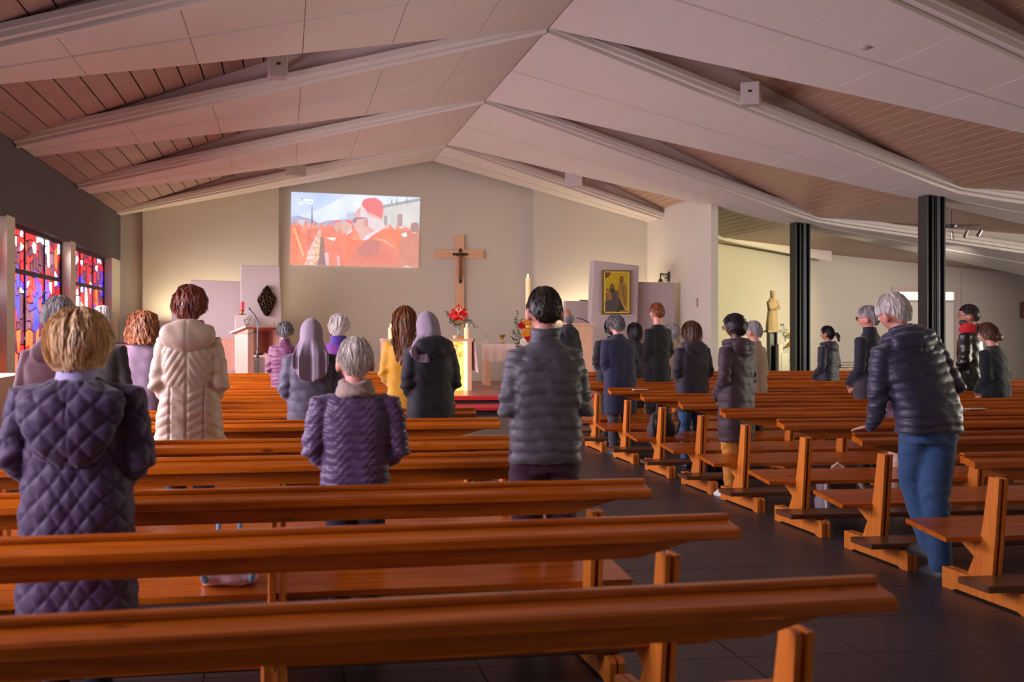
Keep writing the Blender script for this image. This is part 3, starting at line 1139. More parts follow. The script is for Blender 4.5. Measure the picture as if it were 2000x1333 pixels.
# icon on the leaning slab
d = 23.6
x, y = at(1202.5, d)
y -= .018
k = d / FPX
zc = zz(571.5, d)
GOLD = plain('icon_gold', srgb(196, 166, 30), .35, .35, noise=.25, nscale=9)
GOLDF = plain('icon_frame_gold', srgb(120, 92, 20), .4, .5)
t = thing('icon_painting', (x, y, zc), 'tall gold icon of two robed figures and child', 'icon')
W2, H2 = 28 * k, 43 * k
put('board', MB().box(-W2, W2, -.05, .02, -H2, H2), GOLDF, t)
put('gold_ground', MB().box(-W2 + .035, W2 - .035, -.056, -.05, -H2 + .04, H2 - .035), GOLD, t)
PALEG = plain('icon_line', srgb(226, 206, 110), .4, .2)
for a, b, c, e in ((-W2 + .03, -W2 + .045, -H2 + .03, H2 - .03), (W2 - .045, W2 - .03, -H2 + .03, H2 - .03), (-W2 + .03, W2 - .03, -H2 + .03, -H2 + .05), (-W2 + .03, W2 - .03, H2 - .045, H2 - .03)):
    put('gilt_line', MB().box(a, b, -.06, -.05, c, e), PALEG, t)


def ic(name, pts, col, lay, rough=.5):
    P = [((u - .5) * 2 * W2, (.5 - v_) * 2 * H2) for u, v_ in pts]
    put(name, MB().prism(P, -.057 - .0015 * lay, -.05, 1), plain('icon_%s' % '_'.join(str(int(c * 999)) for c in col), col, rough), t)


arc = [(.06, .04)] + [(.06 + .23 * math.sin(a), .04 + .14 * math.cos(a)) for a in [q * math.pi / 14 for q in range(8)]]
ic('red_quarter_disc', arc, srgb(104, 60, 20), 1)
ic('throne', [(.12, .52), (.2, .52), (.42, .46), (.58, .46), (.58, .95), (.06, .95), (.06, .7), (.12, .7)], srgb(110, 66, 36), 1)
ic('robe', [(.26, .44), (.34, .42), (.44, .46), (.5, .62), (.52, .93), (.12, .93), (.14, .72), (.2, .56)], srgb(72, 66, 62), 2)
ic('hood', [(.26, .42), (.27, .35), (.33, .3), (.39, .33), (.42, .42), (.44, .5), (.24, .5)], srgb(60, 44, 36), 3)
ic('face', [(.3, .38), (.32, .34), (.36, .34), (.37, .39), (.34, .43), (.31, .42)], srgb(150, 104, 60), 4)
ic('child_robe', [(.16, .52), (.2, .48), (.28, .5), (.34, .64), (.3, .68), (.16, .67)], srgb(150, 100, 50), 4)
ic('child_head', [(.14, .44), (.17, .41), (.21, .43), (.21, .47), (.17, .48)], srgb(104, 72, 40), 5)
ic('mantle', [(.58, .3), (.64, .25), (.76, .27), (.86, .36), (.88, .6), (.85, .86), (.78, .9), (.66, .74), (.56, .62), (.54, .42)], srgb(150, 112, 40), 2)
ic('tunic', [(.58, .6), (.66, .74), (.8, .9), (.62, .92), (.56, .9)], srgb(50, 52, 46), 3)
ic('beard_head', [(.6, .2), (.63, .14), (.7, .13), (.74, .18), (.73, .24), (.67, .29), (.62, .25)], srgb(84, 54, 26), 3)
ic('face', [(.63, .18), (.67, .16), (.7, .18), (.7, .22), (.66, .24)], srgb(150, 104, 56), 4)
ic('fold', [(.6, .6), (.62, .6), (.84, .9), (.8, .9)], srgb(190, 160, 80), 4)
ic('fold', [(.7, .34), (.72, .34), (.8, .72), (.77, .72)], srgb(108, 76, 28), 4)
ic('ground', [(.5, .93), (.56, .9), (.9, .9), (.92, .95), (.5, .95)], srgb(176, 96, 30), 1)

# bell on a scrolled bracket
xb_, yb_ = 8.555, 23.9
dbell = at_y(1304, yb_)[1]
zb = zz(541, dbell)
t = thing('wall_bell', (xb_, yb_, zb), 'bronze bell hanging from scrolled iron bracket on side wall', 'bell')
k = dbell / FPX
put('back_plate', MB().box(-.012, .0, -.05, .05, -10 * k, 10 * k), IRON, t)
put('arm', MB().tube([(0, 0, 5 * k), (-10 * k, 0, 5 * k), (-16 * k, 0, 6 * k), (-16.5 * k, 0, 3 * k)], .012, 8), IRON, t, smooth=True)
for (u, v_, r_) in ((-4, 0, .035), (-8, 3, .03), (-5, -5, .035), (-12, 4, .025), (-2.5, -2, .03), (-15.5, 5, .022)):
    put('scroll', MB().tube([(u * k + r_ * math.cos(a), 0, v_ * k + r_ * math.sin(a)) for a in [q * .6 for q in range(10)]], .007, 6), IRON, t, smooth=True)
put('hanger', MB().tube([(-16.5 * k, 0, 3 * k), (-16.5 * k, 0, -4 * k)], .014, 8), IRON, t, smooth=True)
put('bell_body', MB().lathe([(.015, -3.5 * k), (.032, -4 * k), (.04, -6.5 * k), (.06, -9.5 * k), (.07, -10 * k), (.06, -10 * k), (.03, -6 * k)], (-16.5 * k, 0, 0), 18), plain('bell_bronze', srgb(110, 80, 40), .4, .8), t, smooth=True)
put('clapper', MB().tube([(-16.5 * k, 0, -7 * k), (-16.5 * k, 0, -12 * k)], .012, 8), PALE, t, smooth=True)

# right ambo with microphone
d = 22.2
x, y = at(1140, d)
zt = zz(634, d) - SZ
t = thing('ambo', (x, y, SZ), 'pale wooden ambo behind the bald man', 'lectern')
put('front_panel', MB().box(-.3, .08, -.2, -.16, 0, zt), PALE, t)
put('side_panel', MB().box(.08, .13, -.2, .2, 0, zt - .05), PALE, t)
put('side_panel', MB().box(-.33, -.3, -.2, .2, 0, zt - .05), PALE, t)
put('top', MB().box(-.36, .16, -.25, .25, zt - .02, zt + .02), PALE, t)
put('microphone', MB().tube([(.1, -.1, zt), (.06, -.1, zt + .05), (-.05, -.1, zt + .1), (-.16, -.1, zt + .13)], .01, 8), BLACK, t, smooth=True)
x, d = at_y(1142, 25.1)
tag(put('small_device', MB().box(-.08, .08, -.05, .05, 0, .025), BLACK, None, loc=(at(1142, 24.25)[0], at(1142, 24.25)[1] + .1, zz(588, 24.2))), 'small black device lying on the low wall beside the icon', 'device')

# ================================================================ PROJECTED PICTURE
Ys = Yw - .012
cn = {}
for key, (px, py) in {'tl': (569, 375), 'tr': (820.5, 386), 'br': (817, 523), 'bl': (566.5, 517)}.items():
    X, d = at_y(px, Ys)
    cn[key] = (X, zz(py, d))


def uv(u, v_):
    a = [lerp(cn['tl'][i], cn['tr'][i], u) for i in (0, 1)]
    b = [lerp(cn['bl'][i], cn['br'][i], u) for i in (0, 1)]
    return (lerp(a[0], b[0], v_), lerp(a[1], b[1], v_))


def emis(name, c, s=1.0, noise=0, c2=None, nsc=8):
    if name in MATS:
        return MATS[name]
    m, nt, b = new_mat(name)
    b.inputs['Base Color'].default_value = (.3, .28, .27, 1)
    b.inputs['Roughness'].default_value = .9
    b.inputs['Emission Strength'].default_value = s
    b.inputs['Emission Color'].default_value = (*c, 1)
    if noise:
        N, L = nt.nodes, nt.links
        tc = N.new('ShaderNodeTexCoord')
        nz = N.new('ShaderNodeTexNoise')
        nz.inputs['Scale'].default_value = nsc
        nz.inputs['Detail'].default_value = 4
        L.new(tc.outputs['Object'], nz.inputs['Vector'])
        cr = N.new('ShaderNodeValToRGB')
        cr.color_ramp.elements[0].position = .38
        cr.color_ramp.elements[0].color = (*c, 1)
        cr.color_ramp.elements[1].position = .62
        cr.color_ramp.elements[1].color = (*c2, 1)
        L.new(nz.outputs['Fac'], cr.inputs[0])
        L.new(cr.outputs[0], b.inputs['Emission Color'])
    MATS[name] = m
    return m


screen = thing('projected_picture', (0, Ys, 0), 'large projected broadcast of red-robed clergy in a square', 'projection')
PIC_S = .62
layer = [0]


def pic(name, pts, c, c2=None, nsc=8, s=PIC_S):
    layer[0] += 1
    P = [uv(u / 252.0, v_ / 143.0) for u, v_ in pts]
    y = -.0006 * layer[0]
    m = MB().add([(p[0], y, p[1]) for p in P], [tuple(range(len(P)))])
    nm = 'pic_%d_%d_%d_%s' % (*[int(q * 999) for q in c], bool(c2))
    o = put(name, m, emis(nm, c, s, bool(c2), c2, nsc), screen)
    return o


# coordinates: picture pixels, 252 wide, 143 high
pic('sky', [(0, 0), (252, 0), (252, 143), (0, 143)], srgb(200, 222, 255), srgb(224, 238, 255), 1.2)
pic('sky', [(0, 0), (110, 0), (60, 30), (0, 50)], srgb(176, 204, 255), srgb(196, 216, 255), 2)
pic('cloud', [(120, 18), (132, 14), (146, 18), (140, 26), (124, 25)], srgb(244, 246, 255))
pic('far_roofs', [(0, 50), (14, 46), (28, 50), (40, 52), (55, 60), (70, 54), (90, 52), (108, 49), (112, 70), (0, 72)], srgb(150, 156, 196), srgb(172, 178, 206))
pic('far_house', [(14, 54), (27, 54), (27, 68), (14, 68)], srgb(190, 200, 210))
pic('obelisk', [(40, 30), (41.2, 30), (43, 66), (39.5, 66)], srgb(84, 92, 130))
pic('obelisk', [(40.3, 24), (40.9, 24), (41.2, 31), (40, 31)], srgb(84, 92, 130))
pic('statue_row', [(108, 52), (109, 36), (112, 40), (114, 34), (118, 38), (122, 33), (126, 40), (130, 28), (134, 36), (136, 60), (108, 62)], srgb(168, 180, 210), srgb(190, 200, 220), 20)
pic('palace', [(170, 22), (178, 20), (252, 6), (252, 72), (170, 72)], srgb(196, 200, 200), srgb(214, 216, 212), 3)
pic('palace_cornice', [(174, 20), (252, 1), (252, 7), (174, 26)], srgb(150, 160, 160))
for u in (196, 206, 226):
    pic('statue', [(u - 1.5, 11 + (210 - u) * .15), (u, 1 + (210 - u) * .2), (u + 1.5, 10 + (210 - u) * .15), (u + 1, 14), (u - 1, 14)], srgb(130, 140, 150))
pic('pilaster', [(190, 36), (193, 35), (193, 70), (190, 70)], srgb(214, 214, 206))
pic('pilaster', [(232, 28), (236, 27), (236, 70), (232, 70)], srgb(216, 216, 206))
pic('window_opening', [(182, 40), (188, 40), (188, 60), (182, 60)], srgb(150, 150, 160))
pic('window_opening', [(208, 36), (218, 35), (218, 60), (208, 60)], srgb(170, 140, 144))
crowd = [(0, 66)]
rq = random.Random(3)
for i in range(50):
    crowd.append((i * 5 + 3, 62 + 5 * math.sin(i * 2.1) + rq.uniform(-2, 3)))
crowd += [(252, 60), (252, 143), (0, 143)]
pic('crowd', crowd, srgb(226, 104, 84), srgb(238, 150, 128), 9)
for i in range(30):
    u, v_, r_ = rq.uniform(4, 248), rq.uniform(60, 68), rq.uniform(1.8, 3)
    if 120 < u < 175:
        continue
    pic('crowd_head', [(u + r_ * math.cos(a), v_ + r_ * math.sin(a)) for a in [q * math.pi / 4 for q in range(8)]], srgb(*rq.choice(((232, 120, 120), (220, 150, 140), (170, 130, 130), (240, 170, 160)))))
pic('cassock', [(0, 66), (14, 68), (26, 88), (30, 118), (32, 143), (0, 143)], srgb(228, 96, 56), srgb(240, 122, 80), 6)
pic('cassock_fold', [(4, 70), (8, 70), (28, 124), (24, 128)], srgb(250, 170, 130))
pic('cassock', [(32, 76), (52, 70), (52, 100), (36, 118), (30, 110)], srgb(214, 92, 76), srgb(226, 120, 100), 7)
pic('cassock', [(60, 70), (84, 66), (100, 78), (106, 143), (58, 143), (62, 100)], srgb(224, 100, 76), srgb(232, 120, 92), 5)
pic('aisle_shadow', [(58, 84), (64, 90), (70, 143), (48, 143)], srgb(130, 90, 90))
pic('bench_row', [(54, 74), (60, 74), (52, 143), (28, 143), (34, 118)], srgb(214, 150, 136), srgb(244, 214, 206), 14)
pic('bench_end', [(56, 76), (59, 80), (56, 128), (50, 143), (44, 143)], srgb(240, 206, 160), srgb(200, 130, 100), 12)
pic('robe_white', [(66, 118), (74, 118), (76, 143), (70, 143)], srgb(220, 180, 186))
pic('robe_white', [(90, 124), (96, 124), (98, 143), (92, 143)], srgb(214, 170, 176))
pic('face', [(84, 66), (86, 58), (92, 55), (98, 58), (98, 68), (92, 76), (87, 74)], srgb(206, 160, 150))
pic('cap', [(82, 60), (86, 53), (94, 52), (97, 57), (90, 56), (85, 62)], srgb(232, 110, 120))
pic('face', [(98, 70), (98, 60), (104, 54), (114, 53), (120, 60), (118, 70), (110, 78), (100, 78)], srgb(216, 172, 158))
pic('cap', [(106, 54), (112, 50), (119, 53), (121, 61), (114, 58)], srgb(232, 104, 110))
pic('collar', [(106, 84), (112, 84), (120, 70), (116, 69)], srgb(226, 206, 226))
pic('cassock', [(100, 84), (108, 82), (122, 74), (140, 80), (150, 100), (150, 143), (104, 143)], srgb(230, 104, 70), srgb(238, 124, 90), 5)
pic('papers', [(66, 88), (88, 87), (86, 94), (78, 92)], srgb(244, 224, 218))
pic('hand_red', [(118, 84), (128, 76), (136, 80), (138, 90), (120, 92)], srgb(240, 140, 110))
pic('shoulder_far', [(170, 70), (214, 66), (216, 120), (190, 110)], srgb(232, 106, 66), srgb(240, 126, 84), 4)
pic('cassock', [(214, 72), (252, 66), (252, 143), (210, 143)], srgb(196, 116, 96), srgb(210, 130, 108), 5)
pic('sparkle', [(216, 76), (226, 72), (228, 80), (220, 82)], srgb(250, 240, 236))
pic('sparkle', [(238, 72), (243, 66), (244, 74)], srgb(250, 226, 220))
pic('dark_head', [(234, 60), (236, 53), (244, 51), (250, 54), (250, 70), (238, 72)], srgb(150, 120, 120))
pic('head', [(124, 60), (122, 46), (126, 34), (132, 26), (140, 22), (176, 48), (182, 58), (176, 70), (164, 76), (150, 84), (146, 92), (136, 90), (132, 76), (124, 70)], srgb(214, 166, 158), srgb(222, 178, 168), 5)
pic('white_hair', [(136, 24), (142, 22), (150, 40), (176, 50), (184, 60), (178, 70), (166, 72), (152, 62), (146, 50), (134, 44)], srgb(214, 200, 208), srgb(226, 214, 220), 9)
pic('ear', [(142, 56), (144, 48), (150, 47), (151, 58), (146, 66)], srgb(198, 140, 134))
pic('glasses', [(120, 50), (126, 46), (146, 45), (146, 47), (128, 50), (126, 58), (120, 56)], srgb(140, 110, 130))
pic('skullcap', [(136, 20), (140, 10), (150, 6), (164, 5), (176, 12), (180, 24), (178, 47), (164, 40), (148, 33)], srgb(228, 98, 108), srgb(232, 112, 120), 3)
pic('cassock', [(150, 84), (176, 68), (206, 74), (210, 96), (206, 104), (180, 88), (160, 86), (140, 94)], srgb(236, 112, 72), srgb(242, 130, 92), 4)
pic('collar', [(140, 92), (146, 82), (174, 66), (178, 68), (158, 82), (146, 94)], srgb(232, 214, 232))
pic('cassock', [(126, 108), (140, 92), (162, 86), (184, 90), (204, 104), (212, 143), (108, 143)], srgb(214, 106, 88), srgb(224, 122, 100), 3)
pic('cassock_shadow', [(130, 110), (142, 96), (160, 90), (176, 94), (170, 120), (150, 124), (134, 122)], srgb(190, 106, 100))
pic('lining', [(160, 86), (184, 89), (204, 104), (200, 104), (182, 92)], srgb(250, 170, 140))
pic('grey_foot', [(220, 143), (228, 140), (240, 143)], srgb(220, 220, 214))
DARKL = emis('pic_logo_dark', srgb(30, 40, 66), .6)
WHITEL = emis('pic_logo_white', srgb(250, 252, 255), .95)
a, b = uv(15.5 / 252, 19 / 143), uv(22.5 / 252, 12 / 143)
y = -.0006 * (layer[0] + 3)
put('logo_slash', MB().add([(a[0], y - .001, a[1]), (a[0] + .012, y - .001, a[1] - .012), (b[0] + .012, y - .001, b[1] - .006), (b[0], y - .001, b[1] + .006)], [(0, 1, 2, 3)]), DARKL, screen)


def text(s, loc, size, mat, parent, name='lettering', rz=0):
    cu = bpy.data.curves.new(name, 'FONT')
    cu.body = s
    cu.size = size
    cu.extrude = .0004
    tmp = bpy.data.objects.new(name, cu)
    COL.objects.link(tmp)
    dg = bpy.context.evaluated_depsgraph_get()
    me = bpy.data.meshes.new_from_object(tmp.evaluated_get(dg))
    bpy.data.objects.remove(tmp)
    me.materials.clear()
    me.materials.append(mat)
    o = bpy.data.objects.new(name, me)
    COL.objects.link(o)
    o.parent = parent
    o.location = loc
    o.rotation_euler = (R(90), 0, rz)
    return o


p = uv(15.5 / 252, 23.5 / 143)
text('KTO', (p[0], y, p[1]), .155, WHITEL, screen, 'logo')

# ================================================================ CHAPEL SIDE
# statue on steel post, flowers, grey boxes, candle rack
d = 24.6
x, y = at(1508, d)
zt = zz(648, d)
t = thing('steel_pedestal', (x, y, 0), 'dark steel post with square plate under the crowned statue', 'pedestal')
put('flange', MB().box(-.09, -.07, -.09, .09, 0, zt - .02), BLACK, t)
put('flange', MB().box(.07, .09, -.09, .09, 0, zt - .02), BLACK, t)
put('web', MB().box(-.07, .07, -.012, .012, 0, zt - .02), BLACK, t)
put('plate', MB().box(-.16, .16, -.14, .14, zt - .02, zt), BLACK, t)
STONE = plain('carved_stone', srgb(150, 126, 92), .75, noise=.2, nscale=20, bump=.3)
H = zz(570, d) - zt
m = MB()
m.box(-.14, .14, -.11, .11, 0, .03)


def sfold(a, z):
    return 1 + .06 * math.sin(7 * a + z * 9) * max(0, 1 - z / (H * .6)) + .03 * math.sin(11 * a + 3)


rs = []
for z_, rx, ry, cx_ in ((.03, .13, .1, 0), (.1, .135, .1, 0), (.25, .12, .09, -.004), (.42, .11, .085, .006), (.52, .105, .08, .01), (.6, .12, .085, .01), (.66, .12, .08, .012), (.70, .095, .065, .014), (.73, .05, .045, .015), (.76, .032, .035, .015)):
    z1 = z_ / .9 * H
    rs.append([(cx_ + rx * sfold(a, z1) * math.cos(a), ry * sfold(a, z1) * math.sin(a), z1) for a in [2 * math.pi * q / 36 for q in range(36)]])
m.rings(rs)
hz = .8 / .9 * H
m.ell((.015, -.005, hz), (.042, .048, .058))
m.ell((.015, -.052, hz - .004), (.009, .014, .014), 8, 6)
m.ell((.015, .015, hz + .005), (.055, .045, .062))
m.lathe([(.05, hz + .045), (.058, hz + .06), (.062, hz + .12), (.05, hz + .12), (.045, hz + .07)], (.015, 0, 0), 16)
for sx in (-1, 1):
    m.tube([(.015 + .1 * sx, 0, .66 / .9 * H), (.015 + .12 * sx, -.06, .52 / .9 * H), (.015 + .02 * sx, -.12, .50 / .9 * H)], [.04, .035, .022], 10)
st = put('statue', m, STONE, None, smooth=True, angle=60, loc=(x, y, zt))
tag(st, 'crowned stone statue of a robed woman holding a child', 'statue')
c = MB()
c.ell((-.09, -.1, .72 / .9 * H), (.03, .033, .036))
c.loft([(-.085, -.09, .52 / .9 * H, .04, .035, 2), (-.09, -.1, .6 / .9 * H, .05, .04, 2), (-.09, -.1, .67 / .9 * H, .035, .03, 2)], 14)
c.tube([(-.1, -.1, .64 / .9 * H), (-.14, -.12, .62 / .9 * H)], .014, 8)
c.tube([(-.08, -.11, .53 / .9 * H), (-.09, -.14, .45 / .9 * H)], [.024, .016], 8)
put('child_figure', c, STONE, st, smooth=True)

d = 23.6
x, y = at(1549, d)
t = thing('flower_arrangement', (x, y, 0), 'orange and white flower arrangement with trailing leaves beside the statue', 'flowers')
zb = zz(668, d)
put('stand', MB().lathe([(.16, 0), (.16, .02), (.02, .05), (.02, zb - .12), (.1, zb - .08), (.12, zb)], n=18), plain('glass_grey', srgb(170, 170, 160), .3), t, smooth=True)
for key, px, py, r_ in (('o', 1551, 644, .1), ('o', 1556, 650, .1), ('y', 1545, 640, .09), ('o', 1540, 656, .09), ('w', 1552, 660, .11), ('w', 1545, 672, .11), ('w', 1532, 664, .09), ('w', 1556, 668, .1), ('o', 1538, 672, .08), ('w', 1550, 652, .09), ('y', 1558, 660, .09)):
    blossom(key, (at(px, d)[0] - x, -.08, zz(py, d)), r_, t)
for pts in ([(1545, 665), (1530, 650), (1521, 632)], [(1545, 665), (1528, 655), (1520, 645)], [(1545, 668), (1532, 664), (1525, 655)], [(1548, 676), (1546, 700), (1548, 722)], [(1550, 676), (1552, 695), (1550, 712)], [(1546, 676), (1542, 690), (1541, 702)], [(1548, 676), (1545, 690), (1543, 726)], [(1540, 672), (1532, 676), (1526, 680)], [(1548, 650), (1545, 640), (1543, 634)]):
    sprig([(at(px, d)[0] - x, -.1, zz(py, d)) for px, py in pts], t, 18, .06)
d = 24.4
GREYB = plain('grey_board', srgb(176, 170, 160), .7)
for px, w_, py, lab in ((1522, .1, 672, 'narrow grey upright board right of the statue post'), (1530, .17, 690, 'grey box-like stand below the white flowers')):
    x, y = at(px, d)
    tag(put('grey_stand', MB().box(-w_ / 2, w_ / 2, -.08, .08, 0, zz(py, d)), GREYB, None, loc=(x, y, 0), bevel=.01), lab, 'stand')
d = 24.0
x, y = at(1668, d)
t = thing('candle_rack', (x, y, 0), 'pale candle rack with metal rails behind the ponytail woman', 'candle rack')
zt = zz(722, d)
put('tray', MB().box(-.45, .35, -.2, .2, zt - .05, zt), PALE, t)
for sx in (-.42, .3):
    put('leg', MB().box(sx, sx + .03, -.18, .18, 0, zt - .05), STEEL, t)
for k in range(3):
    put('rail', MB().tube([(-.45, -.15 + .12 * k, zt + .05 + .05 * k), (.35, -.15 + .12 * k, zt + .05 + .05 * k)], .008, 6), STEEL, t)
for k in range(7):
    put('candle_cup', MB().lathe([(.025, zt), (.03, zt + .05), (.02, zt + .05)], (-.36 + .1 * k, -.1 + .06 * (k % 3), 0), 10), WAX, t)

# spotlights on a short rail
Xs_, Ys_ = at(1858, 19.0)
zr = zz(446, 19.0)
t = thing('spotlight_rail', (Xs_, Ys_, wood_z(Xs_) - .0), 'silver ceiling rail with four small spotlights beside black column', 'lamp')
k = 19.0 / FPX
zo = zr - wood_z(Xs_)
SILV = plain('silver_metal', srgb(170, 160, 150), .3, .8)
put('canopy', MB().lathe([(.09, zo + .06), (.1, zo + .05), (.09, zo + .01), (.03, zo)], (0, 0, 0), 18), STEEL, t, smooth=True)
put('suspension', MB().tube([(0, 0, zo + .05), (0, 0, 0)], .012, 8), STEEL, t)
put('rail', MB().tube([(-.34, 0, zo + .03), (.56, 0, zo + .06)], .012, 8), STEEL, t, smooth=True)
for px, py, tx in ((1842, 468, .4), (1864, 461, .1), (1892, 457, -.4), (1920, 455, -.6)):
    u = (px - 1862) * k * 1.02
    zc_ = zz(py, 19.0) - wood_z(Xs_)
    sp = put('spotlight', MB().lathe([(.012, .07), (.028, .06), (.032, -.06), (.028, -.06)], n=12).xf(Matrix.Translation((u, 0, zc_)) @ Matrix.Rotation(-tx, 4, 'Y')), SILV, t, smooth=True)
    put('arm', MB().tube([(u, 0, zc_ + .05), (u - .01, 0, zo + .04)], .007, 6), STEEL, sp)

# wall plaque at the right edge
x, d = at_y(2003, YC)
t = thing('wall_plaque', (x, YC, zz(606, d)), 'small brown carved plaque on the right chapel wall', 'plaque')
put('plate', MB().box(-.17, .17, -.06, 0, -.21, .21), plain('plaque_brown', srgb(124, 84, 66), .7, noise=.3, nscale=12, bump=.6), t, bevel=.02)
for a in (-.08, .06):
    put('carved_figure', MB().loft([(a, -.07, -.16, .05, .03, 2), (a, -.08, 0, .045, .03, 2), (a, -.07, .08, .02, .02, 2), (a, -.075, .12, .03, .03, 2), (a, -.07, .16, .01, .01, 2)], 12), plain('plaque_brown2', srgb(150, 104, 84), .7), t, smooth=True)

# loudspeakers in the roof gaps
SPK = plain('speaker_white', srgb(176, 160, 152), .6)
for px, py, Y, rz, lab in ((543, 130, 14.25, 8, 'pale loudspeaker box in the left roof gap nearest the viewer'), (1466, 183, 14.2, -30, 'pale loudspeaker box in the right roof gap before the wood slats'),
                           (580, 322, 22.95, 35, 'grey loudspeaker tucked above the projected picture'), (1122, 343, 22.95, -35, 'grey loudspeaker in the farthest right roof gap')):
    X, d = at_y(px, Y)
    k = d / FPX
    z_ = zz(py, d)
    t = thing('loudspeaker', (X, Y, z_), lab, 'loudspeaker', None, R(rz))
    put('cabinet', MB().prism([(-18 * k, -22 * k), (18 * k, -22 * k), (18 * k, 22 * k), (-18 * k, 22 * k)], -.06, .16, 1), SPK, t, bevel=.01)
    put('badge', MB().box(-.025, .025, -.066, -.06, .01, .04), BLACK, t)
    put('bracket', MB().box(-.03, .03, .16, .62, -.02, .02), SPK, t)
# round smoke detectors on the beams
for (X, Y, lab) in ((6.35, 11.75, 'small round white detector on the nearest right beam'),):
    t = put('smoke_detector', MB().lathe([(.05, 0), (.055, -.02), (.03, -.04), (.005, -.045)], n=16), SPK, None, smooth=True, loc=(X, Y - .3, soff(X)))
    tag(t, lab, 'detector')

# electric keyboard desk at the left window
d = 19.2
x, y = at(236, d)
zt = zz(692, d)
t = thing('keyboard_desk', (x, y, 0), 'dark desk with magenta edge and printed sheets by stained glass', 'desk')
put('desktop', MB().box(-.4, .3, -.25, .25, zt - .04, zt), plain('magenta_edge', srgb(150, 20, 110), .5), t)
for sx in (-.38, .24):
    put('leg', MB().box(sx, sx + .05, -.2, .2, 0, zt - .04), plain('desk_wood', srgb(120, 60, 30), .5), t)
put('music_rest', MB().prism([(.1, zt), (.13, zt), (.2, zt + .2), (.17, zt + .2)], -.35, .28), plain('sheet_red', srgb(150, 40, 60), .6, noise=.5, nscale=14), t)
put('monitor_edge', MB().box(-.38, .3, .16, .2, zt + .17, zt + .2), BLACK, t)

# ================================================================ PEWS
def chamf(x0, x1, y0, y1, z0, z1, c=.006):
    m = MB()
    poly = [(y0 + c, z0), (y1 - c, z0), (y1, z0 + c), (y1, z1 - c), (y1 - c, z1), (y0 + c, z1), (y0, z1 - c), (y0, z0 + c)]
    m.prism(poly, x0, x1)
    return m


def pew_parts(x0, x1, posts):
    """local frame: x along the pew, y forward from the backrest, z up; posts are x positions"""
    P = []
    # seat: tilted board
    P.append(('seat', MB().prism([(.135, .325), (.515, .364), (.52, .372), (.515, .392), (.135, .352)], x0, x1), PINE))
    # backrest board with slanting ends
    m = MB()
    for yy in ((-.012, .014),):
        poly = [(x0, .822), (x0, .775), (x0 + .34, .685), (x1 - .34, .685), (x1, .775), (x1, .822)]
        m.prism(poly, yy[0], yy[1], 1)
    P.append(('backrest', m, PINE))
    P.append(('cap_strip', MB().prism([(-.02, .815), (.018, .815), (.018, .826), (.012, .832), (-.014, .832), (-.02, .826)], x0, x1), PINE))
    P.append(('book_ledge', MB().prism([(-.013, .778), (-.013, .812), (-.1, .796), (-.108, .788), (-.108, .762), (-.1, .757)], x0, x1), PINE))
    P.append(('kneeler', MB().prism([(-.215, .127), (.03, .127), (.033, .132), (.033, .158), (.028, .162), (-.212, .162), (-.218, .157), (-.218, .132)], x0, x1), KNEEL))
    sup = [(.05, .115), (.02, .36), (-.012, .69), (.075, .69), (.125, .42), (.142, .36), (.142, .325), (.40, .352), (.40, .335), (.2, .23), (.26, .115)]
    base = [(-.28, 0), (-.21, 0), (-.17, .014), (.34, .014), (.38, 0), (.47, 0), (.47, .118), (-.26, .118), (-.28, .1)]
    S, B = MB(), MB()
    for a in (-.028, .01):
        S.prism(sup, a, a + .018)
        B.prism(base, a - .012, a + .016)
    return P, S, B, posts


LEFT = pew_parts(-1.72, 1.58, [1.37, -.03, -1.43])
RIGHT = pew_parts(3.60, 9.65, [3.84, 5.24, 6.64, 8.04, 9.44])


def build_pew(spec, label, pos, rz, grp):
    P, S, B, posts = spec
    t = thing('pew', pos, label, 'pew', grp, rz)
    for nm, mb, mt in P:
        put(nm, mb, mt, t)
    sm = fix(S.mesh('support'))
    sm.materials.append(PINE_END)
    bm_ = fix(B.mesh('base_block'))
    bm_.materials.append(PINE_END)
    for px_ in posts:
        s = put('support', sm, None, t, loc=(px_, 0, 0))
        put('base_block', bm_, None, t, loc=(px_, 0, 0))
    return t


ordn = ['nearest', 'second', 'third', 'fourth', 'fifth', 'sixth', 'seventh', 'eighth', 'ninth', 'tenth', 'eleventh', 'twelfth', 'thirteenth']
LROW = [2.805, 3.81, 4.742, 5.885, 6.76, 8.12, 9.17, 10.3, 11.5, 12.65, 13.8, 15.0, 16.6]
LROT = [4.0, 3.5, 2.2, 2.0, 1.0, .8, .5, .3, .3, .3, 0, 0, 0]
RROW = [4.40, 5.50, 6.64, 7.73, 8.81, 9.79, 10.88, 12.03, 13.25, 14.3, 15.35, 16.5]
RROT = [1.5, 1.5, 1.0, .6, .4, .3, .3, .2, 0, 0, 0, 0]
LLAB = ['orange pine pew across the bottom of the picture, left block, nearest row', 'orange pine pew behind the purple quilted coat, with pink backpack beyond, second row on left',
        'orange pine pew behind the grey puffer man and scarf wearer, third row on left', 'orange pine pew just ahead of the grey puffer man, fourth row on left',
        'orange pine pew under the beige jacket hem, fifth row on left', 'orange pine pew behind both veiled women, sixth row on left']
RLAB = ['orange pine pew cut by the right edge, nearest row of right block', 'orange pine pew right of the leaning man, second row of right block', 'orange pine pew whose ledge the leaning man grips',
        'orange pine pew one row ahead of the leaning man', 'orange pine pew directly behind the brown puffer coat and tan trousers']


def row_y(rows, rots, i, X, xe):
    return rows[i] + (X - xe) * math.tan(R(rots[i]))


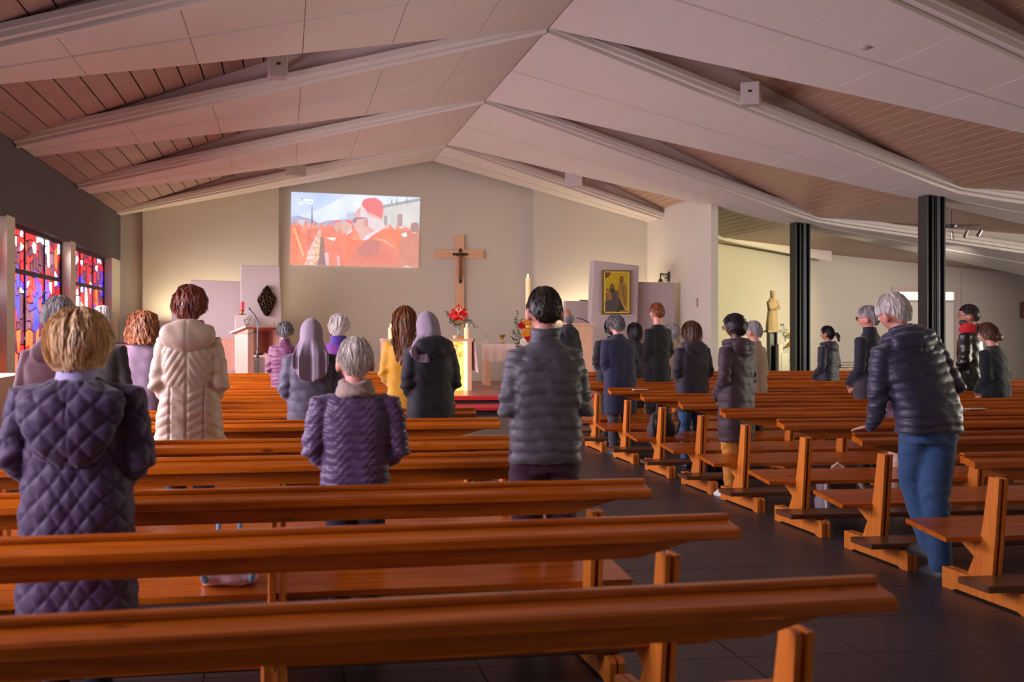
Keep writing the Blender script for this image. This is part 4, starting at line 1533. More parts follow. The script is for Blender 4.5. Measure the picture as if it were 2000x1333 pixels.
def build_rows(spec, rows, rots, xe, labs, side, grp):
    first = None
    for i, y in enumerate(rows):
        a = R(rots[i])
        # turn about the aisle end
        ox = xe - xe * math.cos(a)
        oy = y - xe * math.sin(a)
        lab = labs[i] if i < len(labs) else 'orange pine pew, %s row from the front step in the %s block' % (ordn[len(rows) - 1 - i].replace('nearest', 'first'), side)
        if first is None:
            first = build_pew(spec, lab, (ox, oy, 0), a, grp)
        else:
            dup(first, (ox, oy, 0), a, lab)


build_rows(LEFT, LROW, LROT, 1.58, LLAB, 'left', 'pine pews of the left block')
build_rows(RIGHT, RROW, RROT, 3.6, RLAB, 'right', 'pine pews of the right block')
# window bench at the far left
x, y = -3.45, 12.9
t = thing('window_bench', (-3.68, 10.75, 0), 'plain wooden wall bench beside the heater at the left edge', 'bench')
put('seat', MB().box(0, 1.02, -.8, .8, .44, .48), wood('bench_wood', srgb(150, 100, 66), srgb(176, 124, 86), .4, 1), t)
for sy in (-.75, .7):
    put('leg', MB().box(0, .95, sy, sy + .05, 0, .44), PINE_END, t)

# ================================================================ PEOPLE
def sstep(a, b, x):
    t = np.clip((x - a) / (b - a), 0, 1)
    return t * t * (3 - 2 * t)


def fabric(name, col, rough=.75, sheen=.2, noise=.12, nscale=45, bump=.12, spec=.35):
    return plain(name, col, rough, 0, noise, nscale, bump, sheen, spec)


def hair_mat(name, c1, c2):
    if name in MATS:
        return MATS[name]
    m, nt, b = new_mat(name)
    N, L = nt.nodes, nt.links
    tc = N.new('ShaderNodeTexCoord')
    mp = N.new('ShaderNodeMapping')
    mp.inputs['Scale'].default_value = (60, 60, 9)
    nz = N.new('ShaderNodeTexNoise')
    nz.inputs['Scale'].default_value = 1.4
    nz.inputs['Detail'].default_value = 5
    L.new(tc.outputs['Object'], mp.inputs[0])
    L.new(mp.outputs[0], nz.inputs['Vector'])
    cr = N.new('ShaderNodeValToRGB')
    cr.color_ramp.elements[0].position = .32
    cr.color_ramp.elements[0].color = (*c1, 1)
    cr.color_ramp.elements[1].position = .68
    cr.color_ramp.elements[1].color = (*c2, 1)
    L.new(nz.outputs['Fac'], cr.inputs[0])
    L.new(cr.outputs[0], b.inputs['Base Color'])
    b.inputs['Roughness'].default_value = .45
    b.inputs['Specular IOR Level'].default_value = .35
    MATS[name] = m
    return m


SKIN = {'fair': plain('skin_fair', srgb(216, 158, 134), .5, noise=.05, nscale=20), 'pink': plain('skin_pink', srgb(206, 138, 118), .5, noise=.06, nscale=20),
        'dark': plain('skin_dark', srgb(82, 50, 38), .45, noise=.05, nscale=20), 'tan': plain('skin_tan', srgb(176, 118, 90), .5, noise=.05, nscale=20)}

HC = np.array([0, 0, 1.585])
HA, HB, HH = .077, .097, .118


def head_mb(m):
    def fn(d):
        x, y, z = d
        k = 1.0
        if z < -.15:
            k *= 1 - .16 * min(1, (-z - .15) / .6) if y > 0 else 1 - .26 * min(1, (-z - .15) / .6)
        if y > 0:
            def g(dx, dz, sx, sz):
                return math.exp(-((abs(x) - dx) / sx) ** 2 - ((z - dz) / sz) ** 2)
            k += .20 * math.exp(-(x / .17) ** 2 - ((z + .16) / .16) ** 2) * (1 if z < .05 else .6)
            k -= .07 * g(.36, .02, .17, .12)
            k += .05 * g(.3, .18, .3, .08)
            k += .05 * math.exp(-(x / .3) ** 2 - ((z + .47) / .06) ** 2)
            k += .05 * math.exp(-(x / .3) ** 2 - ((z + .58) / .06) ** 2)
            k += .09 * math.exp(-(x / .35) ** 2 - ((z + .83) / .14) ** 2)
        return k
    m.ell(tuple(HC), (HA, HB, HH), 40, 30, fn)
    for s in (-1, 1):
        m.ell((s * .086, -.010, 1.572), (.014, .022, .035), 10, 8)


def hand_mb(m, wrist, dirv, side, flat=False):
    """palm and five bent fingers from the wrist along dirv; thumb leaves the inner side of the palm"""
    w_, d_ = Vector(wrist), Vector(dirv).normalized()
    up = Vector((0, 0, 1)) if abs(d_.z) < .8 else Vector((0, 1, 0))
    sd = d_.cross(up).normalized() * side
    nrm = sd.cross(d_).normalized()
    if nrm.z < 0:
        nrm = -nrm
    p1 = w_ + d_ * .045
    p2 = w_ + d_ * .085
    ring = []
    for p, a, b in ((w_, .024, .018), (p1, .036, .017), (p2, .040, .014), (p2 + d_ * .006, .034, .009)):
        ring.append([tuple(p + sd * a * math.cos(t) + nrm * b * math.sin(t)) for t in [2 * math.pi * q / 12 for q in range(12)]])
    m.rings(ring)
    for off, ln in ((-.029, .062), (-.010, .074), (.010, .069), (.028, .054)):
        r0 = p2 + sd * off - d_ * .008
        k = .2 if flat else .75
        a = r0 + d_ * ln * .5 - nrm * ln * .12 * k
        b = a + d_ * ln * .32 - nrm * ln * .28 * k
        c = b + d_ * ln * .14 - nrm * ln * .28 * k
        m.tube([r0, a, b, c], [.0088, .0085, .0078, .0066], 7)
    t0 = w_ + d_ * .03 - sd * .03
    t1 = t0 + d_ * .03 - sd * .022 - nrm * .006
    t2 = t1 + d_ * .03 - sd * .004 - nrm * .01
    m.tube([t0, t1, t2], [.0115, .0105, .0085], 7)


ST = {  # hair styles: top, side thickness, side bottom, back bottom, end taper, noise amplitude, curl, strands
    'crop': (.014, .010, .012, -.062, .70, .003, .1, 420),
    'cropgrey': (.018, .012, .022, -.072, .68, .004, .12, 800),
    'bob': (.028, .050, -.095, -.118, .62, .010, .25, 700),
    'medium': (.022, .030, -.12, -.15, .76, .008, .35, 320),
    'curly': (.024, .048, -.15, -.185, .96, .026, 1.0, 700),
    'volume': (.036, .026, -.02, -.085, .70, .014, .6, 800),
    'perm': (.026, .022, -.03, -.092, .66, .012, .8, 560),
    'long': (.022, .026, -.2, -.40, .9, .012, .6, 600),
    'tight': (.010, .008, -.03, -.085, .62, .002, .05, 160),
    'afro': (.020, .017, -.03, -.085, .66, .004, .9, 260),
    'gather': (.022, .022, -.07, -.125, .75, .006, .3, 260),
    'bald': (.0, .006, -.02, -.085, .62, .003, .2, 120),
}


def hair_mb(style, seed, q=1.0):
    tt, ts, zs, zb, tap, amp, curl, ns = ST[style]
    n, rws = (48, 18) if q < .9 else ((104, 40) if curl >= .5 else (80, 30))
    rnd = random.Random(seed)
    o = Vector((seed * 3.1, seed * 1.7, 0))

    def zbot(ph):
        a = abs(math.atan2(math.sin(ph), math.cos(ph)))      # 0 front, pi back
        if style == 'long':
            pts = [(0, .07), (.75, .05), (1.1, -.02), (1.5, -.12), (2.2, -.34), (math.pi, -.40)]
        else:
            pts = [(0, .065), (.8, .055), (1.15, .02), (1.45, zs), (2.0, (zs + zb) / 2 if zs < -.08 else zs - .02), (2.5, zb * .95), (math.pi, zb)]
        return np.interp(a, [p[0] for p in pts], [p[1] for p in pts]) + (.016 if tap > .6 and zs < -.05 else .006) * mnoise.noise(Vector((math.sin(ph) * 3, math.cos(ph) * 3, seed))) * (a > 1)
    zt = HH + tt
    z0 = zt if style != 'bald' else .03

    def surf(ph, z):
        if z >= 0:
            k = math.sqrt(max(0, 1 - (z / zt) ** 2))
        else:
            zz_ = min(1, z / min(zb, -.01)) if zb else 0
            k = 1 + (tap - 1) * max(0, zz_) ** 2.0 + (.05 * math.sin(math.pi * max(0, zz_)) if tap > .75 else 0)
            if curl >= 1:
                k += .10 * math.sin(min(1, -z / .12) * math.pi / 2)
        rx, ry = (HA + ts) * k, (HB + ts) * k
        x, y = rx * math.sin(ph), ry * math.cos(ph)
        if style == 'long' and z < -.06:
            f_ = min(1, (-z - .06) / .1)
            y = lerp(y, -.125 + .03 * math.cos(ph), f_)
            x *= lerp(1, .85, f_)
        nv = mnoise.noise(Vector((math.sin(ph) * 5, math.cos(ph) * 5, z * (10 if curl < .6 else 26))) + o)
        nv2 = mnoise.noise(Vector((math.sin(ph + z * 2) * 20, math.cos(ph + z * 2) * 20, z * (7 if curl < .6 else 45))) + o)
        a_ = amp * (nv * 1.2 + nv2 * .7) * min(1, k * 1.5)
        l = math.hypot(x, y) + 1e-6
        return Vector((x * (1 + a_ / (l + .01)), y * (1 + a_ / (l + .01)), z + (amp * nv * .6 if z > .05 else 0)))
    m = MB()
    rs = []
    for i in range(rws + 1):
        t = i / rws
        row = []
        for j in range(n):
            ph = 2 * math.pi * j / n
            b = zbot(ph)
            if style == 'bald':
                b = min(b, .02)
            if z0 - b <= 0:
                z = b
            # even spacing along the dome
            an = math.acos(max(-1, min(1, b / z0))) if b > -.0 and style != 'bald' else None
            if an is not None:
                z = z0 * math.cos(an * (.02 + .98 * t))
            else:
                h = (.55 if b < 0 and b > -.15 else .4)
                if style == 'bald':
                    z = lerp(z0, b, t)
                elif t < h:
                    z = z0 * math.cos(math.pi / 2 * (.02 + .98 * t / h))
                else:
                    z = b * (t - h) / (1 - h)
            p = surf(ph, z)
            row.append(p)
        rs.append(row)
    # turn the ends inwards
    rs.append([Vector((p.x * .72, p.y * .72, p.z + .012)) for p in rs[-1]])
    m.rings([[(p.x, p.y, p.z + HC[2]) for p in r] for r in rs])
    if style != 'bald':
        pass
    ns = int(ns * q)
    for k in range(ns):
        ph = rnd.uniform(0, 2 * math.pi)
        b = zbot(ph)
        if style == 'bald':
            b = min(b, .0)
        s0 = rnd.uniform(.05, .6)
        top = (z0 * math.cos(s0 * math.pi / 2)) if style != 'bald' else rnd.uniform(-.02, .03)
        end = lerp(top, b, rnd.uniform(.55, 1.0)) - rnd.uniform(-.004, .012)
        if style in ('crop', 'cropgrey', 'afro', 'bald'):
            top = rnd.uniform(b + .01, z0 * .985)
            end = max(b - .006, top - (rnd.uniform(.015, .035) if style in ('crop', 'afro') else rnd.uniform(.04, .075)))
        np_ = 7
        pts = []
        wv = rnd.uniform(0, 6)
        dr = rnd.uniform(-.14, .14)
        for i in range(np_):
            f_ = i / (np_ - 1)
            z = lerp(top, end, f_)
            a = ph + dr * f_ + curl * .10 * math.sin(wv + f_ * (4 + 9 * curl))
            p = surf(a, max(z, b if b < 0 else z))
            lift = .001 + rnd.uniform(0, .004) + curl * .009 * (1 + math.sin(wv * 2 + f_ * 8)) * .5 + (.006 * f_ ** 3 if curl > .3 else 0)
            l = math.hypot(p.x, p.y) + 1e-6
            pts.append((p.x * (1 + lift / l), p.y * (1 + lift / l), p.z + HC[2] + (.002 if z > .08 else 0)))
        m.tube(pts, [.0008, .0018, .0022, .0022, .002, .0015, .0005], 3, False)
    if style == 'tight':     # ponytail
        m.tube([(0, -.10, HC[2] + .0), (0, -.135, HC[2] - .005), (.0, -.165, HC[2] - .045), (.0, -.165, HC[2] - .10)], [.014, .03, .032, .012], 10)
        for k in range(50):
            a = rnd.uniform(0, 6.28)
            r_ = rnd.uniform(.02, .035)
            m.tube([(r_ * .4 * math.cos(a), -.115, HC[2] + .01 + r_ * .4 * math.sin(a)), (r_ * math.cos(a), -.15 - .01 * math.sin(a), HC[2] - .02), (r_ * math.cos(a) * 1.1, -.17, HC[2] - .08), (r_ * 1.2 * math.cos(a), -.165, HC[2] - .12)], [.002, .003, .003, .001], 4, False)
    if style == 'gather':    # twisted knot low on the head
        m.ell((0, -.105, HC[2] - .07), (.055, .04, .045), 14, 10, lambda d: 1 + .08 * math.sin(9 * math.atan2(d[0], d[2])))
    return m


def veil_mb(seed, long_=.40, vy=-.185, vdx=0.0):
    n, rws = 44, 26
    rs = []
    for i in range(rws + 1):
        t = i / rws
        row = []
        for j in range(n + 1):
            ph = lerp(R(62), R(298), j / n)      # round the back, open at the face
            ca = math.cos(ph)
            if t < .36:
                an = math.pi / 2 * (.02 + .98 * t / .36)
                z = (HH + .022) * math.cos(an)
                k = math.sin(an)
            else:
                f_ = (t - .36) / .64
                z = -long_ * f_ * (.62 + .38 * max(0, -ca))
                k = 1
            rx, ry = (HA + .022) * k, (HB + .022) * k
            x, y = rx * math.sin(ph), ry * ca
            if z < -.05:
                g = min(1, (-z - .05) / .14)
                fold = (.017 * math.sin(j * .62 + seed) + .006 * math.sin(j * 1.5 + seed * 3)) * g
                x = x * lerp(1, 1.5, g) + fold * .5
                y = lerp(y, vy + .05 * max(0, ca + .4), g) + fold
                x += vdx * g
            else:
                fold = .004 * math.sin(j * .62 + seed) * max(0, t * 2 - .2)
                y += fold
            row.append((x, y, z + HC[2]))
        rs.append(row)
    v = [p for r in rs for p in r]
    f = [(i * (n + 1) + j, i * (n + 1) + j + 1, (i + 1) * (n + 1) + j + 1, (i + 1) * (n + 1) + j) for i in range(rws) for j in range(n)]
    f.append(tuple(range(n + 1)))
    m = MB().add(v, f)
    return m


JOBS = []


def job(mb, voxel, it):
    me = mb.mesh('tmp')
    o = bpy.data.objects.new('tmp', me)
    COL.objects.link(o)
    r = o.modifiers.new('r', 'REMESH')
    r.mode = 'VOXEL'
    r.voxel_size = voxel
    s = o.modifiers.new('s', 'SMOOTH')
    s.factor = .5
    s.iterations = it
    JOBS.append(o)
    return o


def arms_of(sp, uw):
    """joints of both arms in the rest pose: shoulder, elbow, wrist, hand direction"""
    xs = uw - .118 + sp.get('xs', 0)
    re = .056 + sp.get('puff', 0)
    A = []
    for s in (-1, 1):
        sh = (s * xs, -.005, 1.372)
        pose = sp.get('arm_l' if s < 0 else 'arm_r', 'clasp')
        if pose == 'clasp':
            el, wr, dr = (s * (uw - re), -.03, 1.10), (s * .085, .165, .945), (-s * .8, .3, -.5)
        elif pose == 'fold':
            el, wr, dr = (s * (uw - re), -.02, 1.10), (s * .02, .20, 1.12), (-s * 1, .1, .0)
        elif pose == 'down':
            el, wr, dr = (s * (uw - re), -.02, 1.09), (s * (uw - re - .01), .05, .86), (0, .15, -1)
        else:
            el, wr, dr = pose
        A.append((sh, el, wr, dr))
    return A, xs


def segd(P, a, b):
    a, b = np.array(a), np.array(b)
    ab = b - a
    t = np.clip(((P - a) @ ab) / (ab @ ab), 0, 1)
    return np.linalg.norm(P - (a + t[:, None] * ab), axis=1), t * np.linalg.norm(ab)


def start_person(sp):
    # place on the sight line of its column, a stride in front of its own pew's backrest
    if 'd' in sp:
        X, Y = at(sp['px'], sp['d'])
        d = sp['d']
    else:
        rows, rots, xe = (LROW, LROT, 1.58) if sp['row'][0] == 'L' else (RROW, RROT, 3.6)
        i = sp['row'][1]
        d = rows[i]
        for _ in range(6):
            X, Y = at(sp['px'], d)
            Y = row_y(rows, rots, i, X, xe) + sp.get('dy', .60)
            d = Y * math.cos(YAW) + X * math.sin(YAW)
        X, Y = at(sp['px'], d)
    Zt = zz(sp['top'], d)
    hs = sp.get('hs', 1.0)
    S = Zt / (1.475 + (.228 + (ST[sp['hair']][0] if sp['hair'] else .022)) * hs)
    S *= sp.get('grow', 1.0)
    sp.update(X=X, Y=Y, dd=d, Zt=Zt, S=S)
    uw = sp['W'] / 2 / S
    sp['uw'] = uw
    A, xs = arms_of(sp, uw)
    sp['A'], sp['xs_'] = A, xs
    near = d < 6.5
    mid = d < 9
    vb = .010 if (near or sp.get('face')) else .014
    vj = .0095 if near else (.0115 if mid else .015)
    if sp.get('vj'):
        vj = sp['vj']
    # ---- body: one surface
    m = MB()
    head_mb(m)
    m.tube([(0, -.02, 1.36), (0, -.014, 1.45), (0, -.004, 1.53)], [.062, .054, .052], 16, False)
    bx = xs + .02
    m.loft([(0, 0, .86, .10, .085, 2.3), (0, 0, .93, .13, .1, 2.3), (0, 0, 1.06, .115, .085, 2.3), (0, 0, 1.22, min(.14, bx * .9), .095, 2.3), (0, -.005, 1.34, min(.15, bx), .08, 2.3), (0, -.01, 1.40, min(.11, bx * .7), .06, 2.2), (0, -.012, 1.44, .055, .05, 2)], 24)
    for (sh, el, wr, dr) in A:
        m.tube([(sh[0] * .9, sh[1], sh[2] - .02), el, wr], [.045, .035, .024], 10)
        w_ = Vector(wr) + Vector(dr).normalized() * .012
        m.tube([wr, tuple(w_)], [.024, .024], 10)
    LG = sp.get('legs') or [((s * .085, 0, .9), (s * .088, .015, .48), (s * .09, -.01, .085)) for s in (-1, 1)]
    sp['LG'] = LG
    for h, k, a in LG:
        m.tube([h, k, a], [.062, .046, .034], 10)
    sp['o_body'] = job(m, vb, 2)
    # ---- coat / jacket
    hem = sp['hem']
    chest = sp.get('chest', xs + .035)
    waist = sp.get('waist', chest * .97)
    hip = sp.get('hip', chest * 1.0)
    hemw = sp.get('hemw', hip)
    D = sp.get('depth', 1.0)
    m = MB()
    secs = [(0, -.005, hem, hemw, .125 * D * hemw / max(hip, .01), 2.5)]
    for z, r_, dp in ((.62, lerp(hemw, hip, .6), .13), (.78, lerp(hemw, hip, .85), .13), (.92, hip, .13), (1.08, waist, .118), (1.22, chest, .125), (1.31, chest, .118)):
        if z > hem + .03:
            secs.append((0, -.008, z, r_, dp * D, 2.5))
    secs += [(0, -.012, 1.365, min(chest, xs + .02) * .97, .10 * D, 2.4), (0, -.014, 1.405, (xs + .02) * .78, .083, 2.2), (0, -.015, 1.432, (xs + .02) * .52, .07, 2.1)]
    cz = {'stand': 1.505, 'low': 1.45, 'mid': 1.475}[sp.get('collar', 'mid')]
    secs += [(0, -.014, 1.452, .074, .07, 2), (0, -.012, cz, .07, .068, 2)]
    m.loft(secs, 36)
    re = .056 + sp.get('puff', 0)
    for (sh, el, wr, dr) in A:
        e = Vector(el)
        c = e.lerp(Vector(wr), .35)
        m.tube([(sh[0] * .82, sh[1], sh[2] - .01), sh, tuple(Vector(sh).lerp(e, .5)), el, tuple(c), wr], [.066, .070 + sp.get('puff', 0) * .7, .064 + sp.get('puff', 0), re, re * .94, .042], 16)
    sp['o_coat'] = job(m, vj, 4)
    # ---- hood
    hd = sp.get('hood')
    if hd:
        m = MB()
        if hd == 'big':
            m.loft([(0, -.135, 1.085, .03, .02, 2.2), (0, -.135, 1.10, .09, .03, 2.4), (0, -.14, 1.15, .15, .045, 2.4), (0, -.14, 1.22, .185, .055, 2.4), (0, -.13, 1.30, .215, .07, 2.4), (0, -.115, 1.365, .225, .085, 2.4), (0, -.09, 1.40, .205, .08, 2.4), (0, -.07, 1.425, .13, .07, 2.3), (0, -.06, 1.44, .1, .06, 2)], 32)
        else:
            k = {'pad': 1.0, 'small': .8, 'round': 1.18}[hd]
            m.ell((0, -.095, 1.395 + (.02 if hd == 'round' else 0)), (.15 * k, .062 * k, .085 * k), 28, 20, lambda q: 1 + .22 * max(0, -q[2]) * (1 - abs(q[0])))
            ring = [(.105 * k * math.sin(a), .02 + .095 * math.cos(a) - .02, 1.445 + .012 * -math.cos(a)) for a in [R(x_) for x_ in range(40, 330, 20)]]
            m.tube(ring, .034 * k, 12)
        sp['o_hood'] = job(m, vj, 4)
    # ---- trousers
    m = MB()
    m.loft([(0, 0, .80, .135, .11, 2.4), (0, 0, .9, .15, .118, 2.4), (0, 0, 1.0, .14, .105, 2.4)], 24)
    lr = sp.get('legw', 1.0)
    for h, k, a in LG:
        kk = Vector(k)
        m.tube([h, tuple(Vector(h).lerp(kk, .5)), k, tuple(kk.lerp(Vector(a), .5)), a], [.098 * lr, .088 * lr, .07 * lr, .064 * lr, .058 * lr], 16)
    sp['o_legs'] = job(m, .012 if (near or sp.get('face')) else .016, 3)
    # ---- scarf
    if sp.get('scarf'):
        m = MB()
        for dz, r_, rr in ((0, .082, .030), (.026, .076, .024), (-.024, .094, .028)):
            m.tube([(r_ * math.cos(a), r_ * math.sin(a) - .012, 1.452 + dz + .012 * math.sin(a * 2 + dz * 80)) for a in [R(x_) for x_ in range(0, 361, 20)]], rr, 10, False)
        sp['o_scarf'] = job(m, .009, 2)


def deform(P, sp, head=None):
    P = np.array(P, float)
    bow, turn, roll, bend = R(sp.get('bow', 4)), R(sp.get('turn', 0)), R(sp.get('roll', 0)), R(sp.get('bend', 0))
    z = P[:, 2]
    wgt = np.ones(len(P)) if head == 1 else (np.zeros(len(P)) if head == 0 else sstep(1.43, 1.53, z))
    if head == 'hang':
        wgt = sstep(1.30, 1.48, z)
    c = np.array([0, -.012, 1.475])
    Q = (P - c) * (1 + (sp.get('hs', 1.0) - 1) * wgt)[:, None]
    a = turn * wgt
    x, y = Q[:, 0] * np.cos(a) - Q[:, 1] * np.sin(a), Q[:, 0] * np.sin(a) + Q[:, 1] * np.cos(a)
    zz_ = Q[:, 2]
    a = roll * wgt
    x, zz_ = x * np.cos(a) + zz_ * np.sin(a), -x * np.sin(a) + zz_ * np.cos(a)
    a = bow * wgt
    y, zz_ = y * np.cos(a) + zz_ * np.sin(a), -y * np.sin(a) + zz_ * np.cos(a)
    P = np.stack([x, y, zz_], 1) + c
    lean = R(sp.get('lean', 0))
    if bend or lean:
        c = np.array([0, 0, .93])
        Q = P - c
        wb = sstep(.80, 1.2, P[:, 2])
        a = bend * wb
        y, zz_ = Q[:, 1] * np.cos(a) + Q[:, 2] * np.sin(a), -Q[:, 1] * np.sin(a) + Q[:, 2] * np.cos(a)
        a = lean * wb
        x, zz_ = Q[:, 0] * np.cos(a) + zz_ * np.sin(a), -Q[:, 0] * np.sin(a) + zz_ * np.cos(a)
        P = np.stack([x, y, zz_], 1) + c
    return P * sp['S']


def get(o, dg):
    ev = o.evaluated_get(dg)
    me = bpy.data.meshes.new_from_object(ev)
    n = len(me.vertices)
    P = np.empty(n * 3)
    me.vertices.foreach_get('co', P)
    Nn = np.empty(n * 3)
    me.vertex_normals.foreach_get('vector', Nn)
    return me, P.reshape(-1, 3), Nn.reshape(-1, 3)


def setco(me, P):
    me.vertices.foreach_set('co', np.ascontiguousarray(P, dtype=np.float32).ravel())
    me.polygons.foreach_set('use_smooth', np.ones(len(me.polygons), bool))
    me.update()


def link(name, me, mat, parent):
    me.name = name
    me.materials.clear()
    me.materials.append(mat)
    o = bpy.data.objects.new(name, me)
    COL.objects.link(o)
    if parent:
        o.parent = parent
    return o


def quilt(P, Nn, sp, pat, seed, hood=False):
    A, xs = sp['A'], sp['xs_']
    amp, pitch = sp.get('amp', .009), sp.get('pitch', .075)
    x, y, z = P.T
    # which vertices belong to sleeves, and how far down the sleeve they are
    arm = np.zeros(len(P), bool)
    s = z.copy()
    if not hood:
        for (sh, el, wr, dr) in A:
            d1, t1 = segd(P, sh, el)
            d2, t2 = segd(P, el, wr)
            L1 = np.linalg.norm(np.array(sh) - np.array(el))
            dm = np.minimum(d1, d2)
            t = np.where(d1 < d2, t1, L1 + t2)
            side = np.sign(sh[0])
            isa = (dm < .083) & ((np.abs(x) > abs(xs) - .005) & (x * side > 0) | (y > .1))
            isa &= z < 1.40
            arm |= isa
            s = np.where(isa, 1.37 - t, s)
    ang = np.arctan2(x, -y)          # round the body, 0 at the middle of the back
    arc = ang * .17
    wr_ = .0035 * np.sin(x * 31 + z * 17 + seed) * np.sin(z * 23 - x * 9 + y * 12) + .0025 * np.sin(z * 47 + x * 22 + seed * 2) * np.sin(x * 37 - z * 6)
    wr_ += .006 * np.exp(-((z - 1.1) / .1) ** 2) * np.sin(z * 70 + np.abs(x) * 40 + seed) * arm
    d = wr_ * sp.get('wrinkle', 1.0)
    if pat == 'puffer':
        c = .006 * np.sin(x * 14 + seed) + .004 * np.sin(x * 33 + z * 5)
        ph = np.abs(np.sin(np.pi * (s + c * (~arm)) / pitch))
        d = d + amp * (ph ** .32 - .8) + .002 * np.sin(x * 90 + z * 20 + seed) * np.sin(z * 120) * (1 - ph)
    elif pat == 'diamond':
        u = np.where(arm, ang * .3, arc * 1.0)
        p = pitch
        a = np.abs(np.sin(np.pi * (u * 1.3 + s) / p))
        b = np.abs(np.sin(np.pi * (u * 1.3 - s) / p))
        d = d + amp * (np.minimum(a, b) ** .42 - .65)
    elif pat == 'chevron':
        ax = np.abs(x)
        low = z < 1.10
        wz = np.where(ax < .105, z - .55 * ax, z + .55 * (ax - .105) - .058)
        wz2 = np.where(low, wz, z * .8 + ax * 1.25)
        wz2 = np.where(arm, s * .6, wz2)
        ph = np.abs(np.sin(np.pi * wz2 / pitch))
        d = d + amp * (ph ** .4 - .7)
        seam = np.exp(-(x / .007) ** 2) + np.exp(-((ax - .105) / .006) ** 2) * low
        d = d - amp * .9 * np.where(arm, 0, seam)
    elif pat == 'wavy':
        ph = np.abs(np.sin(np.pi * (s + .012 * np.abs(((x * 22) % 2) - 1)) / pitch))
        d = d + amp * (ph ** .5 - .7)
    elif pat == 'crinkle':
        ph = np.abs(np.sin(np.pi * (s + .006 * np.sin(x * 18 + seed)) / pitch))
        d = d + amp * (ph ** .5 - .7) + .0035 * np.sin(z * 210 + 3 * np.sin(x * 40)) * np.sin(x * 60 + z * 80 + seed)
    if sp.get('seam') and not hood:
        d = d - .006 * np.exp(-(x / .006) ** 2) * (y < 0)
    return P + Nn * d[:, None]


